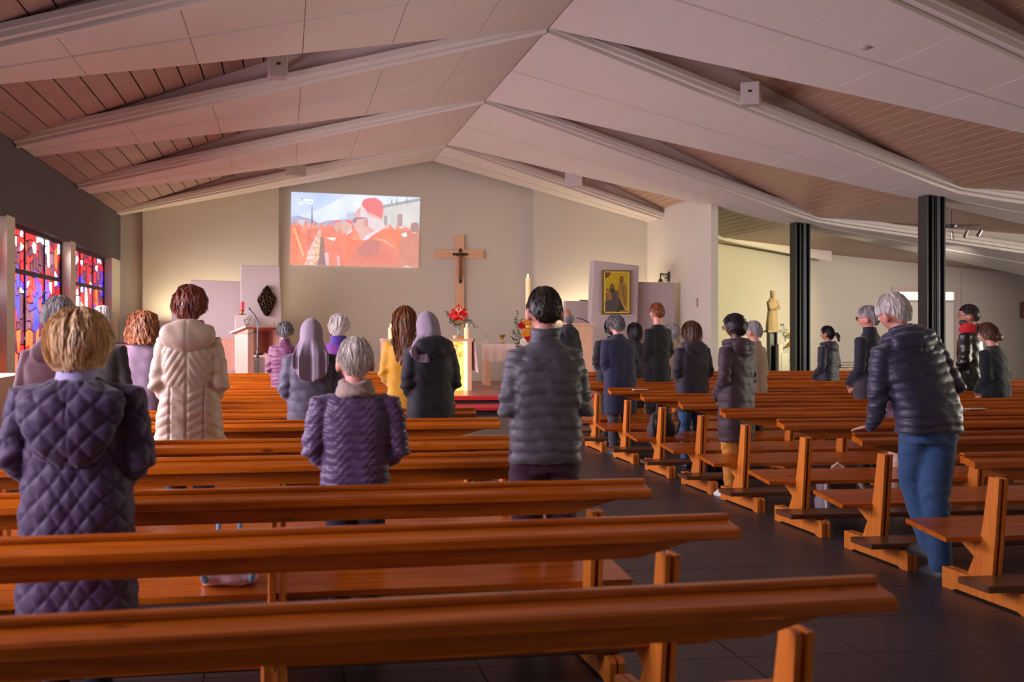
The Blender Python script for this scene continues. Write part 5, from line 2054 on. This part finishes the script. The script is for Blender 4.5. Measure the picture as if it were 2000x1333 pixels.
def finish_person(sp, dg, idx):
    base = sp['S']
    yaw = R(sp.get('yaw', 0))
    me, P, Nn = get(sp['o_body'], dg)
    # add fingers and palms as islands of the same mesh
    hm = MB()
    for k, (sh, el, wr, dr) in enumerate(sp['A']):
        hand_mb(hm, wr, dr, 1 if k else -1, sp.get('flat', False))
    nb = len(P)
    faces = [tuple(p.vertices) for p in me.polygons]
    H = np.array(hm.v)
    allv = np.vstack([deform(P, sp), deform(H, sp, 0)])
    faces += [tuple(i + nb for i in f) for f in hm.f]
    me2 = bpy.data.meshes.new('person')
    me2.from_pydata(allv.tolist(), [], faces)
    bpy.data.meshes.remove(me)
    me2.polygons.foreach_set('use_smooth', np.ones(len(me2.polygons), bool))
    fix_h = me2
    root = link('person', fix_h, SKIN[sp.get('skin', 'fair')], None)
    root.location = (sp['X'], sp['Y'], sp.get('lift', 0))
    root.rotation_euler = (0, 0, yaw)
    tag(root, sp['label'], 'person', 'standing congregation')
    # coat
    me, P, Nn = get(sp['o_coat'], dg)
    P = quilt(P, Nn, sp, sp.get('pat'), idx)
    setco(me, deform(P, sp, 0))
    coat = link(sp.get('garment', 'jacket'), me, sp['coat'], root)
    if 'o_hood' in sp:
        me, P, Nn = get(sp['o_hood'], dg)
        hp = sp.get('hoodpat', sp.get('pat') if sp.get('pat') in ('puffer', 'diamond') else None)
        P = quilt(P, Nn, sp, hp, idx + 3, True)
        P = P - Nn * (.006 * np.exp(-(P[:, 0] / .005) ** 2))[:, None]
        setco(me, deform(P, sp, 0))
        link('hood', me, sp.get('hoodmat', sp['coat']), coat)
    me, P, Nn = get(sp['o_legs'], dg)
    kn = .5 + 1.2 * np.exp(-((P[:, 2] - .46) / .09) ** 2) + .8 * np.exp(-((P[:, 2] - .13) / .07) ** 2) + np.exp(-((P[:, 2] - .8) / .08) ** 2)
    w1 = .004 * kn * np.sin(P[:, 2] * 75 + P[:, 0] * 25 + 2 * np.sin(P[:, 1] * 30)) * np.sin(P[:, 0] * 30 + P[:, 2] * 14 + idx)
    P = P + Nn * w1[:, None]
    setco(me, P * base)
    link('trousers', me, sp['legm'], root)
    for h, k, a in sp['LG']:
        m = MB()
        ax_, ay_, az = a
        z0 = az - .085
        m.loft([(ax_, ay_ + .06, z0, .042, .125, 2.6), (ax_, ay_ + .06, z0 + .02, .045, .13, 2.6), (ax_, ay_ + .055, z0 + .03, .043, .125, 2.5), (ax_, ay_ + .04, z0 + .06, .04, .1, 2.3), (ax_, ay_ + .01, z0 + .09, .036, .06, 2.1), (ax_, ay_, z0 + .11, .036, .045, 2)], 18)
        m.v = [tuple(np.array(p) * base) for p in m.v]
        put('shoe', m, sp.get('shoem', SHOE), root, smooth=True)
    q = 1.0 if sp['dd'] < 8 or sp['hair'] in ('curly', 'long', 'perm') else .6
    if sp['hair']:
        m = hair_mb(sp['hair'], idx + 1, q)
        m.v = deform(np.array(m.v), sp, 1 if sp['hair'] != 'long' else 'hang').tolist()
        put('hair', m, sp['hairm'], root, smooth=True, angle=70)
    else:
        m = veil_mb(idx, sp.get('veil_len', .4), sp.get('veil_y', -.185), sp.get('veil_dx', 0))
        m.v = deform(np.array(m.v), sp, 'hang').tolist()
        o = put('veil', m, sp['hairm'], root, smooth=True, angle=80)
        so = o.modifiers.new('thickness', 'SOLIDIFY')
        so.thickness = .004
    if 'o_scarf' in sp:
        me, P, Nn = get(sp['o_scarf'], dg)
        d = .003 * np.sin(P[:, 2] * 130 + P[:, 0] * 40) * np.sin(P[:, 0] * 50 + P[:, 1] * 20)
        P = P + Nn * d[:, None]
        setco(me, deform(P, sp, 0))
        link('scarf', me, sp['scarf'], root)
    if sp.get('collarm'):
        m = MB().loft([(0, -.016, 1.40, .095, .088, 2), (0, -.016, 1.45, .088, .082, 2), (0, -.014, 1.495, .078, .074, 2), (0, -.014, 1.497, .066, .063, 2), (0, -.014, 1.43, .066, .063, 2)], 28)
        m.v = deform(np.array(m.v), sp, 0).tolist()
        put('collar', m, sp['collarm'], root, smooth=True)
    if sp.get('face'):
        for s in (-1, 1):
            m = MB().ell((s * .031, .083, HC[2] + .004), (.0125, .0125, .0125), 12, 8)
            m.v = deform(np.array(m.v), sp, 1).tolist()
            e = put('eye', m, plain('eye_white', srgb(220, 214, 206), .2), root, smooth=True)
            m = MB().ell((s * .031, .0925, HC[2] + .004), (.006, .004, .006), 10, 6)
            m.v = deform(np.array(m.v), sp, 1).tolist()
            put('iris', m, plain('eye_dark', srgb(40, 28, 20), .2), e, smooth=True)
            m = MB().tube([(s * .016, .098, HC[2] + .026), (s * .032, .097, HC[2] + .03), (s * .05, .086, HC[2] + .024)], [.002, .0035, .002], 6)
            m.v = deform(np.array(m.v), sp, 1).tolist()
            put('eyebrow', m, sp['hairm'], root, smooth=True)
    if sp.get('glasses'):
        m = MB()
        for s in (-1, 1):
            m.tube([(s * .034 + .022 * math.cos(a), .107 - .004 * abs(math.cos(a)), HC[2] + .002 + .018 * math.sin(a)) for a in [q_ * math.pi / 8 for q_ in range(17)]], .0022, 6, False)
            m.tube([(s * .056, .105, HC[2] + .008), (s * .078, .085, HC[2] + .008), (s * .084, .0, HC[2] + .01), (s * .084, -.02, HC[2] - .005)], .0022, 6)
        m.tube([(-.012, .11, HC[2] + .006), (0, .113, HC[2] + .009), (.012, .11, HC[2] + .006)], .002, 6)
        m.v = deform(np.array(m.v), sp, 1).tolist()
        g = put('glasses', m, plain('spectacle_metal', srgb(120, 96, 70), .3, .7), root, smooth=True)
        m = MB()
        for s in (-1, 1):
            m.add([(s * .034 + .021 * math.cos(a), .106, HC[2] + .002 + .017 * math.sin(a)) for a in [q_ * math.pi / 8 for q_ in range(16)]], [tuple(range(16))])
        m.v = deform(np.array(m.v), sp, 1).tolist()
        put('lens', m, plain('clear_glass', (.9, .95, .92), .05, trans=.9), g)
    if sp.get('sunglasses'):
        m = MB()
        m.tube([(.088 * math.sin(a), .05 * math.cos(a) + .0, HC[2] + .115 - .05 * abs(math.sin(a)) ** 2) for a in [R(v_) for v_ in range(-110, 111, 20)]], .004, 6)
        m.v = deform(np.array(m.v), sp, 1).tolist()
        put('sunglasses', m, plain('spectacle_metal', srgb(120, 96, 70), .3, .7), root, smooth=True)
    if sp.get('beard'):
        m = MB()
        m.ell((0, .03, HC[2] - .072), (.066, .07, .05), 28, 16, lambda q_: (1 + .05 * math.sin(q_[0] * 40) * math.sin(q_[2] * 50)) * (1 if q_[1] > -.2 else .8))
        m.v = deform(np.array(m.v), sp, 1).tolist()
        put('beard', m, sp['hairm'], root, smooth=True)
    return root


SHOE = plain('shoe_black', srgb(26, 24, 24), .4)
SNEAK = plain('shoe_white', srgb(226, 222, 214), .5)
DJ = fabric('denim_dark', srgb(30, 32, 48), .9, .1, .2, 90)
BJ = fabric('denim_blue', srgb(50, 78, 116), .9, .15, .3, 40)
BT = fabric('trousers_black', srgb(24, 22, 24), .9)
PT = fabric('trousers_grape', srgb(62, 30, 50), .9)
GT = fabric('trousers_grey', srgb(66, 58, 64), .9)
TT = fabric('trousers_tan', srgb(196, 126, 46), .9)
CT = fabric('trousers_pale', srgb(206, 172, 154), .9)
BLONDE = hair_mat('hair_blonde', srgb(146, 108, 72), srgb(240, 202, 154))
GREY = hair_mat('hair_grey', srgb(120, 112, 112), srgb(196, 190, 188))
DGREY = hair_mat('hair_dark_grey', srgb(66, 60, 62), srgb(150, 144, 144))
LGREY = hair_mat('hair_white', srgb(176, 164, 156), srgb(238, 230, 222))
AUB = hair_mat('hair_auburn', srgb(92, 42, 28), srgb(160, 88, 62))
GING = hair_mat('hair_curly_red', srgb(122, 66, 36), srgb(200, 136, 92))
BROWN = hair_mat('hair_brown', srgb(52, 32, 24), srgb(112, 72, 46))
DBROWN = hair_mat('hair_dark', srgb(30, 22, 22), srgb(70, 54, 50))
BLK = hair_mat('hair_black', srgb(18, 14, 14), srgb(40, 32, 30))
CHEST = hair_mat('hair_chestnut', srgb(82, 44, 22), srgb(150, 92, 50))
RGIN = hair_mat('hair_ginger', srgb(92, 46, 22), srgb(150, 86, 46))
VEIL = fabric('veil_lilac', srgb(130, 112, 126), .85, .2, .05, 60, .05)

PEOPLE = [
    dict(label='person in long dark purple diamond-quilted coat with hood and blonde bob', row=('L', 1), dy=.68, hs=1.08, px=152, top=598, W=.60, hair='bob', hairm=BLONDE, coat=fabric('coat_purple', srgb(48, 22, 60), .62, .25, .08, 60, .06), garment='coat',
         pat='diamond', pitch=.112, amp=.013, vj=.008, hood='big', hem=.42, hip=.235, hemw=.255, chest=.205, waist=.215, collarm=fabric('collar_lavender', srgb(150, 140, 178), .8), legm=DJ, bow=5, turn=-8, yaw=-4, depth=1.12, puff=.006),
    dict(label='person in dark maroon hooded jacket with short grey hair by stained glass', row=('L', 3), dy=.57, px=112, top=575, W=.52, hair='cropgrey', hairm=GREY, coat=fabric('jacket_maroon', srgb(84, 42, 50), .7), hood='small', hem=.75, legm=BT, skin='fair', bow=8, yaw=-12, turn=-6, collar='stand'),
    dict(label='person whose grey hair just shows above the blonde bob', row=('L', 5), px=199, top=596, W=.48, hair='cropgrey', hairm=LGREY, coat=fabric('jacket_brown_dark', srgb(39, 30, 31), .8), hem=.8, legm=BT, yaw=-6),
    dict(label='person in lilac wool cardigan with curly reddish shoulder-length hair', row=('L', 6), px=279, top=606, W=.47, hair='curly', hairm=GING, coat=fabric('cardigan_lilac', srgb(120, 96, 112), .95, .5, .15, 160, .3), garment='cardigan', hem=.62, legm=DJ, yaw=-5, bow=7, collar='low', wrinkle=1.3),
    dict(label='person in cream chevron-quilted jacket with hood and short auburn hair', row=('L', 4), px=370, top=555, W=.525, hair='volume', hairm=AUB, coat=fabric('jacket_cream', srgb(172, 147, 126), .5, .2, .05, 50, .06), pat='chevron', pitch=.058, amp=.010, hood='round', hem=.735, hemw=.255, hip=.205, waist=.165, chest=.178, legm=DJ,
         scarf=fabric('scarf_floral', srgb(170, 90, 120), .8, .2, .5, 30), yaw=-3, bow=5, depth=1.05, puff=.002, vj=.0085),
    dict(label='person in magenta puffer jacket with grey permed hair', row=('L', 9), px=556, top=627, W=.47, hair='perm', hairm=DGREY, coat=fabric('jacket_magenta', srgb(92, 32, 66), .5, .3), pat='puffer', pitch=.05, amp=.008, hem=.74, legm=BT, yaw=-14, bow=12, collar='stand', vj=.011),
    dict(label='person in grey puffer jacket wearing a lilac veil that hangs down the back', row=('L', 5), px=608, top=621, W=.535, hair=None, hairm=VEIL, coat=fabric('jacket_slate', srgb(74, 66, 82), .6, .2), pat='puffer', pitch=.092, amp=.009, hem=.72, legm=BT, yaw=-2, bow=6, veil_len=.40, puff=.004, chest=.2, hip=.205),
    dict(label='person in bright purple jacket with short fluffy white hair', row=('L', 7), px=662, top=612, W=.47, hair='perm', hairm=LGREY, coat=fabric('jacket_violet', srgb(106, 28, 118), .7), collarm=fabric('collar_indigo', srgb(64, 36, 120), .8), hem=.75, legm=BT, yaw=-18, bow=4, turn=-6),
    dict(label='person in crinkled purple quilted jacket with beige scarf and short grey hair', row=('L', 2), hs=1.17, px=694, top=655, W=.525, hair='cropgrey', hairm=LGREY, coat=fabric('jacket_plum', srgb(86, 64, 98), .4, .2, .2, 60, .25), pat='crinkle', pitch=.046, amp=.0065, vj=.008, hem=.80, legm=DJ, scarf=fabric('scarf_beige', srgb(160, 136, 126), .85),
         skin='pink', yaw=-2, bow=8, puff=.004, chest=.2, hip=.2, waist=.195),
    dict(label='person in mustard yellow jacket with long wavy brown hair and sunglasses', row=('L', 6), px=790, top=597, W=.47, hair='long', hairm=CHEST, coat=fabric('jacket_mustard', srgb(184, 128, 10), .7), hem=.7, legm=BT, yaw=-12, bow=5, sunglasses=True, hood='small', hoodmat=fabric('hood_dark_grey', srgb(46, 42, 43), .8)),
    dict(label='person in black hooded jacket wearing a lilac veil falling to the left', row=('L', 5), dy=.68, px=840, top=606, W=.53, hair=None, hairm=VEIL, coat=fabric('jacket_ink', srgb(24, 20, 27), .65, .15), hood='round', hem=.68, legm=BT, yaw=14, bow=12, roll=-6, turn=-6, veil_len=.30, veil_y=-.125, veil_dx=-.085, chest=.2, hip=.205, puff=.004),
    dict(label='person in grey puffer jacket with cropped dark hair beside the aisle', row=('L', 2), px=1064, top=558, W=.485, hair='crop', hairm=DBROWN, coat=fabric('jacket_charcoal', srgb(82, 76, 84), .5, .2, .06, 50, .08), pat='puffer', pitch=.056, amp=.012, hem=.84, legm=PT, collar='stand', skin='pink', arm_l='fold', arm_r='fold', yaw=0, bow=5,
         chest=.185, waist=.178, hip=.178, vj=.0085),
    dict(label='person nearly bald in dark hooded jacket near the ambo', row=('R', 9), px=1108, top=605, W=.46, hair='bald', hairm=DGREY, coat=fabric('jacket_night', srgb(19, 19, 24), .7), hood='small', hem=.75, legm=BT, skin='tan', yaw=16, bow=6, collar='stand'),
    dict(label='person in navy coat and grey trousers with wavy grey hair', row=('R', 7), px=1211, top=612, W=.53, hair='perm', hairm=DGREY, coat=fabric('coat_navy', srgb(30, 30, 56), .8), garment='coat', hem=.50, legm=GT, yaw=10, bow=10, bend=8, shoem=SHOE, chest=.2, hip=.205, skin='pink'),
    dict(label='person in black jacket mostly hidden behind the navy coat', row=('R', 8), px=1196, top=620, W=.60, hair='gather', hairm=BLK, coat=fabric('jacket_black', srgb(15, 14, 15), .7), hem=.7, legm=BT, yaw=10, bow=4),
    dict(label='person with dark hair showing between navy coat and ginger head', row=('R', 9), px=1240, top=630, W=.42, hair='medium', hairm=BLK, coat=fabric('jacket_black', srgb(15, 14, 15), .7), hem=.7, legm=BT, yaw=10),
    dict(label='tall person in black coat with ginger hair', row=('R', 8), px=1284, top=591, W=.47, hair='crop', hairm=RGIN, coat=fabric('coat_black', srgb(12, 12, 12), .8), garment='coat', hem=.45, legm=BT, yaw=14, bow=5, skin='pink', collar='low'),
    dict(label='person with grey hair peeking right of the black coat', row=('R', 9), px=1312, top=631, W=.44, hair='bob', hairm=GREY, coat=fabric('jacket_sand', srgb(170, 150, 120), .8), hem=.7, legm=GT, yaw=14),
    dict(label='person in dark hooded jacket and blue jeans with brown bob', row=('R', 6), px=1352, top=626, W=.51, hair='medium', hairm=BROWN, coat=fabric('jacket_aubergine', srgb(34, 27, 34), .7), hood='pad', hem=.66, legm=BJ, yaw=10, bow=8, chest=.195, hip=.2),
    dict(label='person in long brown puffer coat, tan trousers and white sneakers', row=('R', 4), px=1437, top=611, W=.515, hair='afro', hairm=BLK, skin='dark', coat=fabric('coat_brown', srgb(58, 38, 44), .6, .2), garment='coat', pat='puffer', pitch=.08, amp=.009, hood='pad', hem=.52, hip=.195, hemw=.195, chest=.185, waist=.18, legm=TT, shoem=SNEAK,
         yaw=30, bow=4, glasses=True, face=True, vj=.0105),
    dict(label='person in beige coat with short grey hair ahead of the brown puffer', row=('R', 6), px=1473, top=626, W=.43, hair='cropgrey', hairm=GREY, coat=fabric('coat_beige', srgb(150, 124, 100), .85), garment='coat', hem=.6, legm=GT, yaw=34, bow=4, face=True),
    dict(label='person in navy wave-quilted puffer with dark ponytail', row=('R', 8), px=1617, top=636, W=.47, hair='tight', hairm=BLK, coat=fabric('jacket_blue', srgb(29, 30, 42), .6), pat='wavy', pitch=.05, amp=.006, hood='small', hem=.72, legm=DJ, skin='tan', yaw=30, turn=8, bow=3, face=True, vj=.012),
    dict(label='person in navy jacket with grey hair and glasses beside black column', row=('R', 5), px=1697, top=596, W=.49, hair='cropgrey', hairm=GREY, coat=fabric('jacket_deep_navy', srgb(22, 24, 36), .75), hem=.66, legm=GT, yaw=28, turn=18, bow=2, glasses=True, face=True, collar='stand', skin='pink'),
    dict(label='white-haired person in navy puffer and blue jeans leaning one hand on pew', row=('R', 1), px=1812, top=578, W=.58, hair='cropgrey', hairm=LGREY, coat=fabric('jacket_ridged_navy', srgb(46, 43, 64), .45, .25, .06, 50, .06), pat='puffer', pitch=.056, amp=.012, hood='pad', hem=.86, chest=.205, waist=.2, hip=.2, legm=BJ, skin='pink',
         yaw=8, bend=14, lean=-9, turn=10, bow=3, grow=1.035, collar='stand', vj=.009, legw=1.15, flat=True, dy=.66, face=True,
         arm_l=((-.255, .05, 1.12), (-.235, .20, .90), (-.15, .8, -.25)), arm_r='clasp',
         legs=[((-.03, .03, .9), (.015, .15, .56), (.05, .04, .2)), ((.07, 0, .9), (.06, .01, .48), (.07, -.02, .085))]),
    dict(label='person in maroon puffer and pale checked trousers hidden behind leaning person', row=('R', 3), px=1768, top=650, W=.46, hair='medium', hairm=BROWN, coat=fabric('jacket_wine', srgb(78, 44, 62), .6), pat='puffer', pitch=.06, amp=.007, hem=.80, legm=CT, shoem=SNEAK, yaw=20, legw=1.1),
    dict(label='bearded person in black leather jacket with red scarf and glasses', row=('R', 6), px=1893, top=594, W=.47, hair='crop', hairm=DBROWN, coat=plain('leather_black', srgb(24, 20, 19), .32, bump=.2, nscale=40, spec=.6), hem=.72, legm=BT, skin='tan', scarf=fabric('scarf_red', srgb(190, 20, 26), .8), beard=True, glasses=True, face=True, yaw=34, turn=24, bow=0),
    dict(label='person in dark teal coat with gathered dark hair at the right edge', row=('R', 5), px=1945, top=627, W=.47, hair='gather', hairm=BROWN, coat=fabric('coat_teal', srgb(22, 34, 38), .85), garment='coat', hem=.5, hemw=.22, legm=BT, yaw=26, turn=10, bow=16, bend=6, face=True, collar='low'),
]
for sp in PEOPLE:
    start_person(sp)
dg = bpy.context.evaluated_depsgraph_get()
dg.update()
for i, sp in enumerate(PEOPLE):
    finish_person(sp, dg, i)
for o in JOBS:
    me = o.data
    bpy.data.objects.remove(o)
    bpy.data.meshes.remove(me)

# ================================================================ BAGS AND OTHER SMALL THINGS
def bag(loc, w_, d_, h, mat, label, strapm=None, name='bag', squash=.8, rz=0):
    t = thing(name, loc, label, 'bag', None, rz)
    m = MB()
    secs = []
    for k in range(9):
        f_ = k / 8
        s = 1 - (1 - squash) * f_ ** 2
        if k == 0:
            s *= .86
        if k == 8:
            s *= .6
        secs.append((.01 * math.sin(k * 2), .006 * math.cos(k * 3), h * f_, w_ / 2 * s, d_ / 2 * s, 3.2))
    m.loft(secs, 30)
    m.v = [(x + .008 * math.sin(z * 60 + x * 20), y - .012 * math.sin(x * 50 + z * 30) * (1 if y < 0 else 0), z) for x, y, z in m.v]
    put('body', m, mat, t, smooth=True, angle=60)
    put('handle', MB().tube([(-.05, 0, h * .97), (-.045, 0, h + .06), (0, 0, h + .09), (.045, 0, h + .06), (.05, 0, h * .97)], .011, 8), strapm or mat, t, smooth=True)
    for sx in (-1, 1):
        put('strap', MB().tube([(sx * w_ * .36, -d_ * .35, h * .9), (sx * w_ * .48, -d_ * .75, h * .55), (sx * w_ * .4, -d_ * .55, .03)], .016, 8), strapm or mat, t, smooth=True)
    return t


def on_seat(side, row, px, dy=.3):
    rows, rots, xe = (LROW, LROT, 1.58) if side == 'L' else (RROW, RROT, 3.6)
    d = rows[row]
    for _ in range(6):
        X, Y = at(px, d)
        Y = row_y(rows, rots, row, X, xe) + dy
        d = Y * math.cos(YAW) + X * math.sin(YAW)
    return at(px, d)


PINKB = fabric('bag_pink', srgb(226, 184, 196), .6)
x, y = on_seat('L', 2, 448, .29)
bag((x, y, .372), .25, .16, .21, PINKB, 'pale pink backpack with blue straps on the third left pew seat', plain('strap_blue', srgb(120, 160, 186), .7), 'backpack', .7)
x, y = on_seat('R', 6, 1292, .33)
bag((x, y, .372), .30, .2, .26, fabric('bag_black', srgb(36, 34, 38), .6), 'black bag slumped on the pew seat beside dark-jacketed person', None, 'handbag', .5)
x, y = on_seat('R', 5, 1394, .3)
bag((x, y, 0), .28, .18, .21, plain('bag_black_leather', srgb(20, 18, 18), .3), 'black leather bag on the floor left of tan trousers', plain('clasp_silver', srgb(170, 170, 170), .3, .8), 'handbag', .6)
x, y = on_seat('R', 3, 1636, .67)
bag((x, y, 0), .36, .2, .32, fabric('bag_grey', srgb(120, 108, 114), .7), 'grey backpack on the floor between right pews', fabric('strap_pale', srgb(196, 184, 180), .7), 'backpack', .75)
for px, row, lab, dy in ((1250, 7, 'folded pale paper on the pew ledge near the navy coat', -.06), (1905, 4, 'small song sheet on the pew ledge right of the leaning person', -.06)):
    x, y = on_seat('R', row, px, dy)
    tag(put('song_sheet', MB().box(-.08, .08, -.045, .045, -.002, .004), plain('paper_white', srgb(220, 208, 190), .7), None, loc=(x, y, .811)), lab, 'paper')
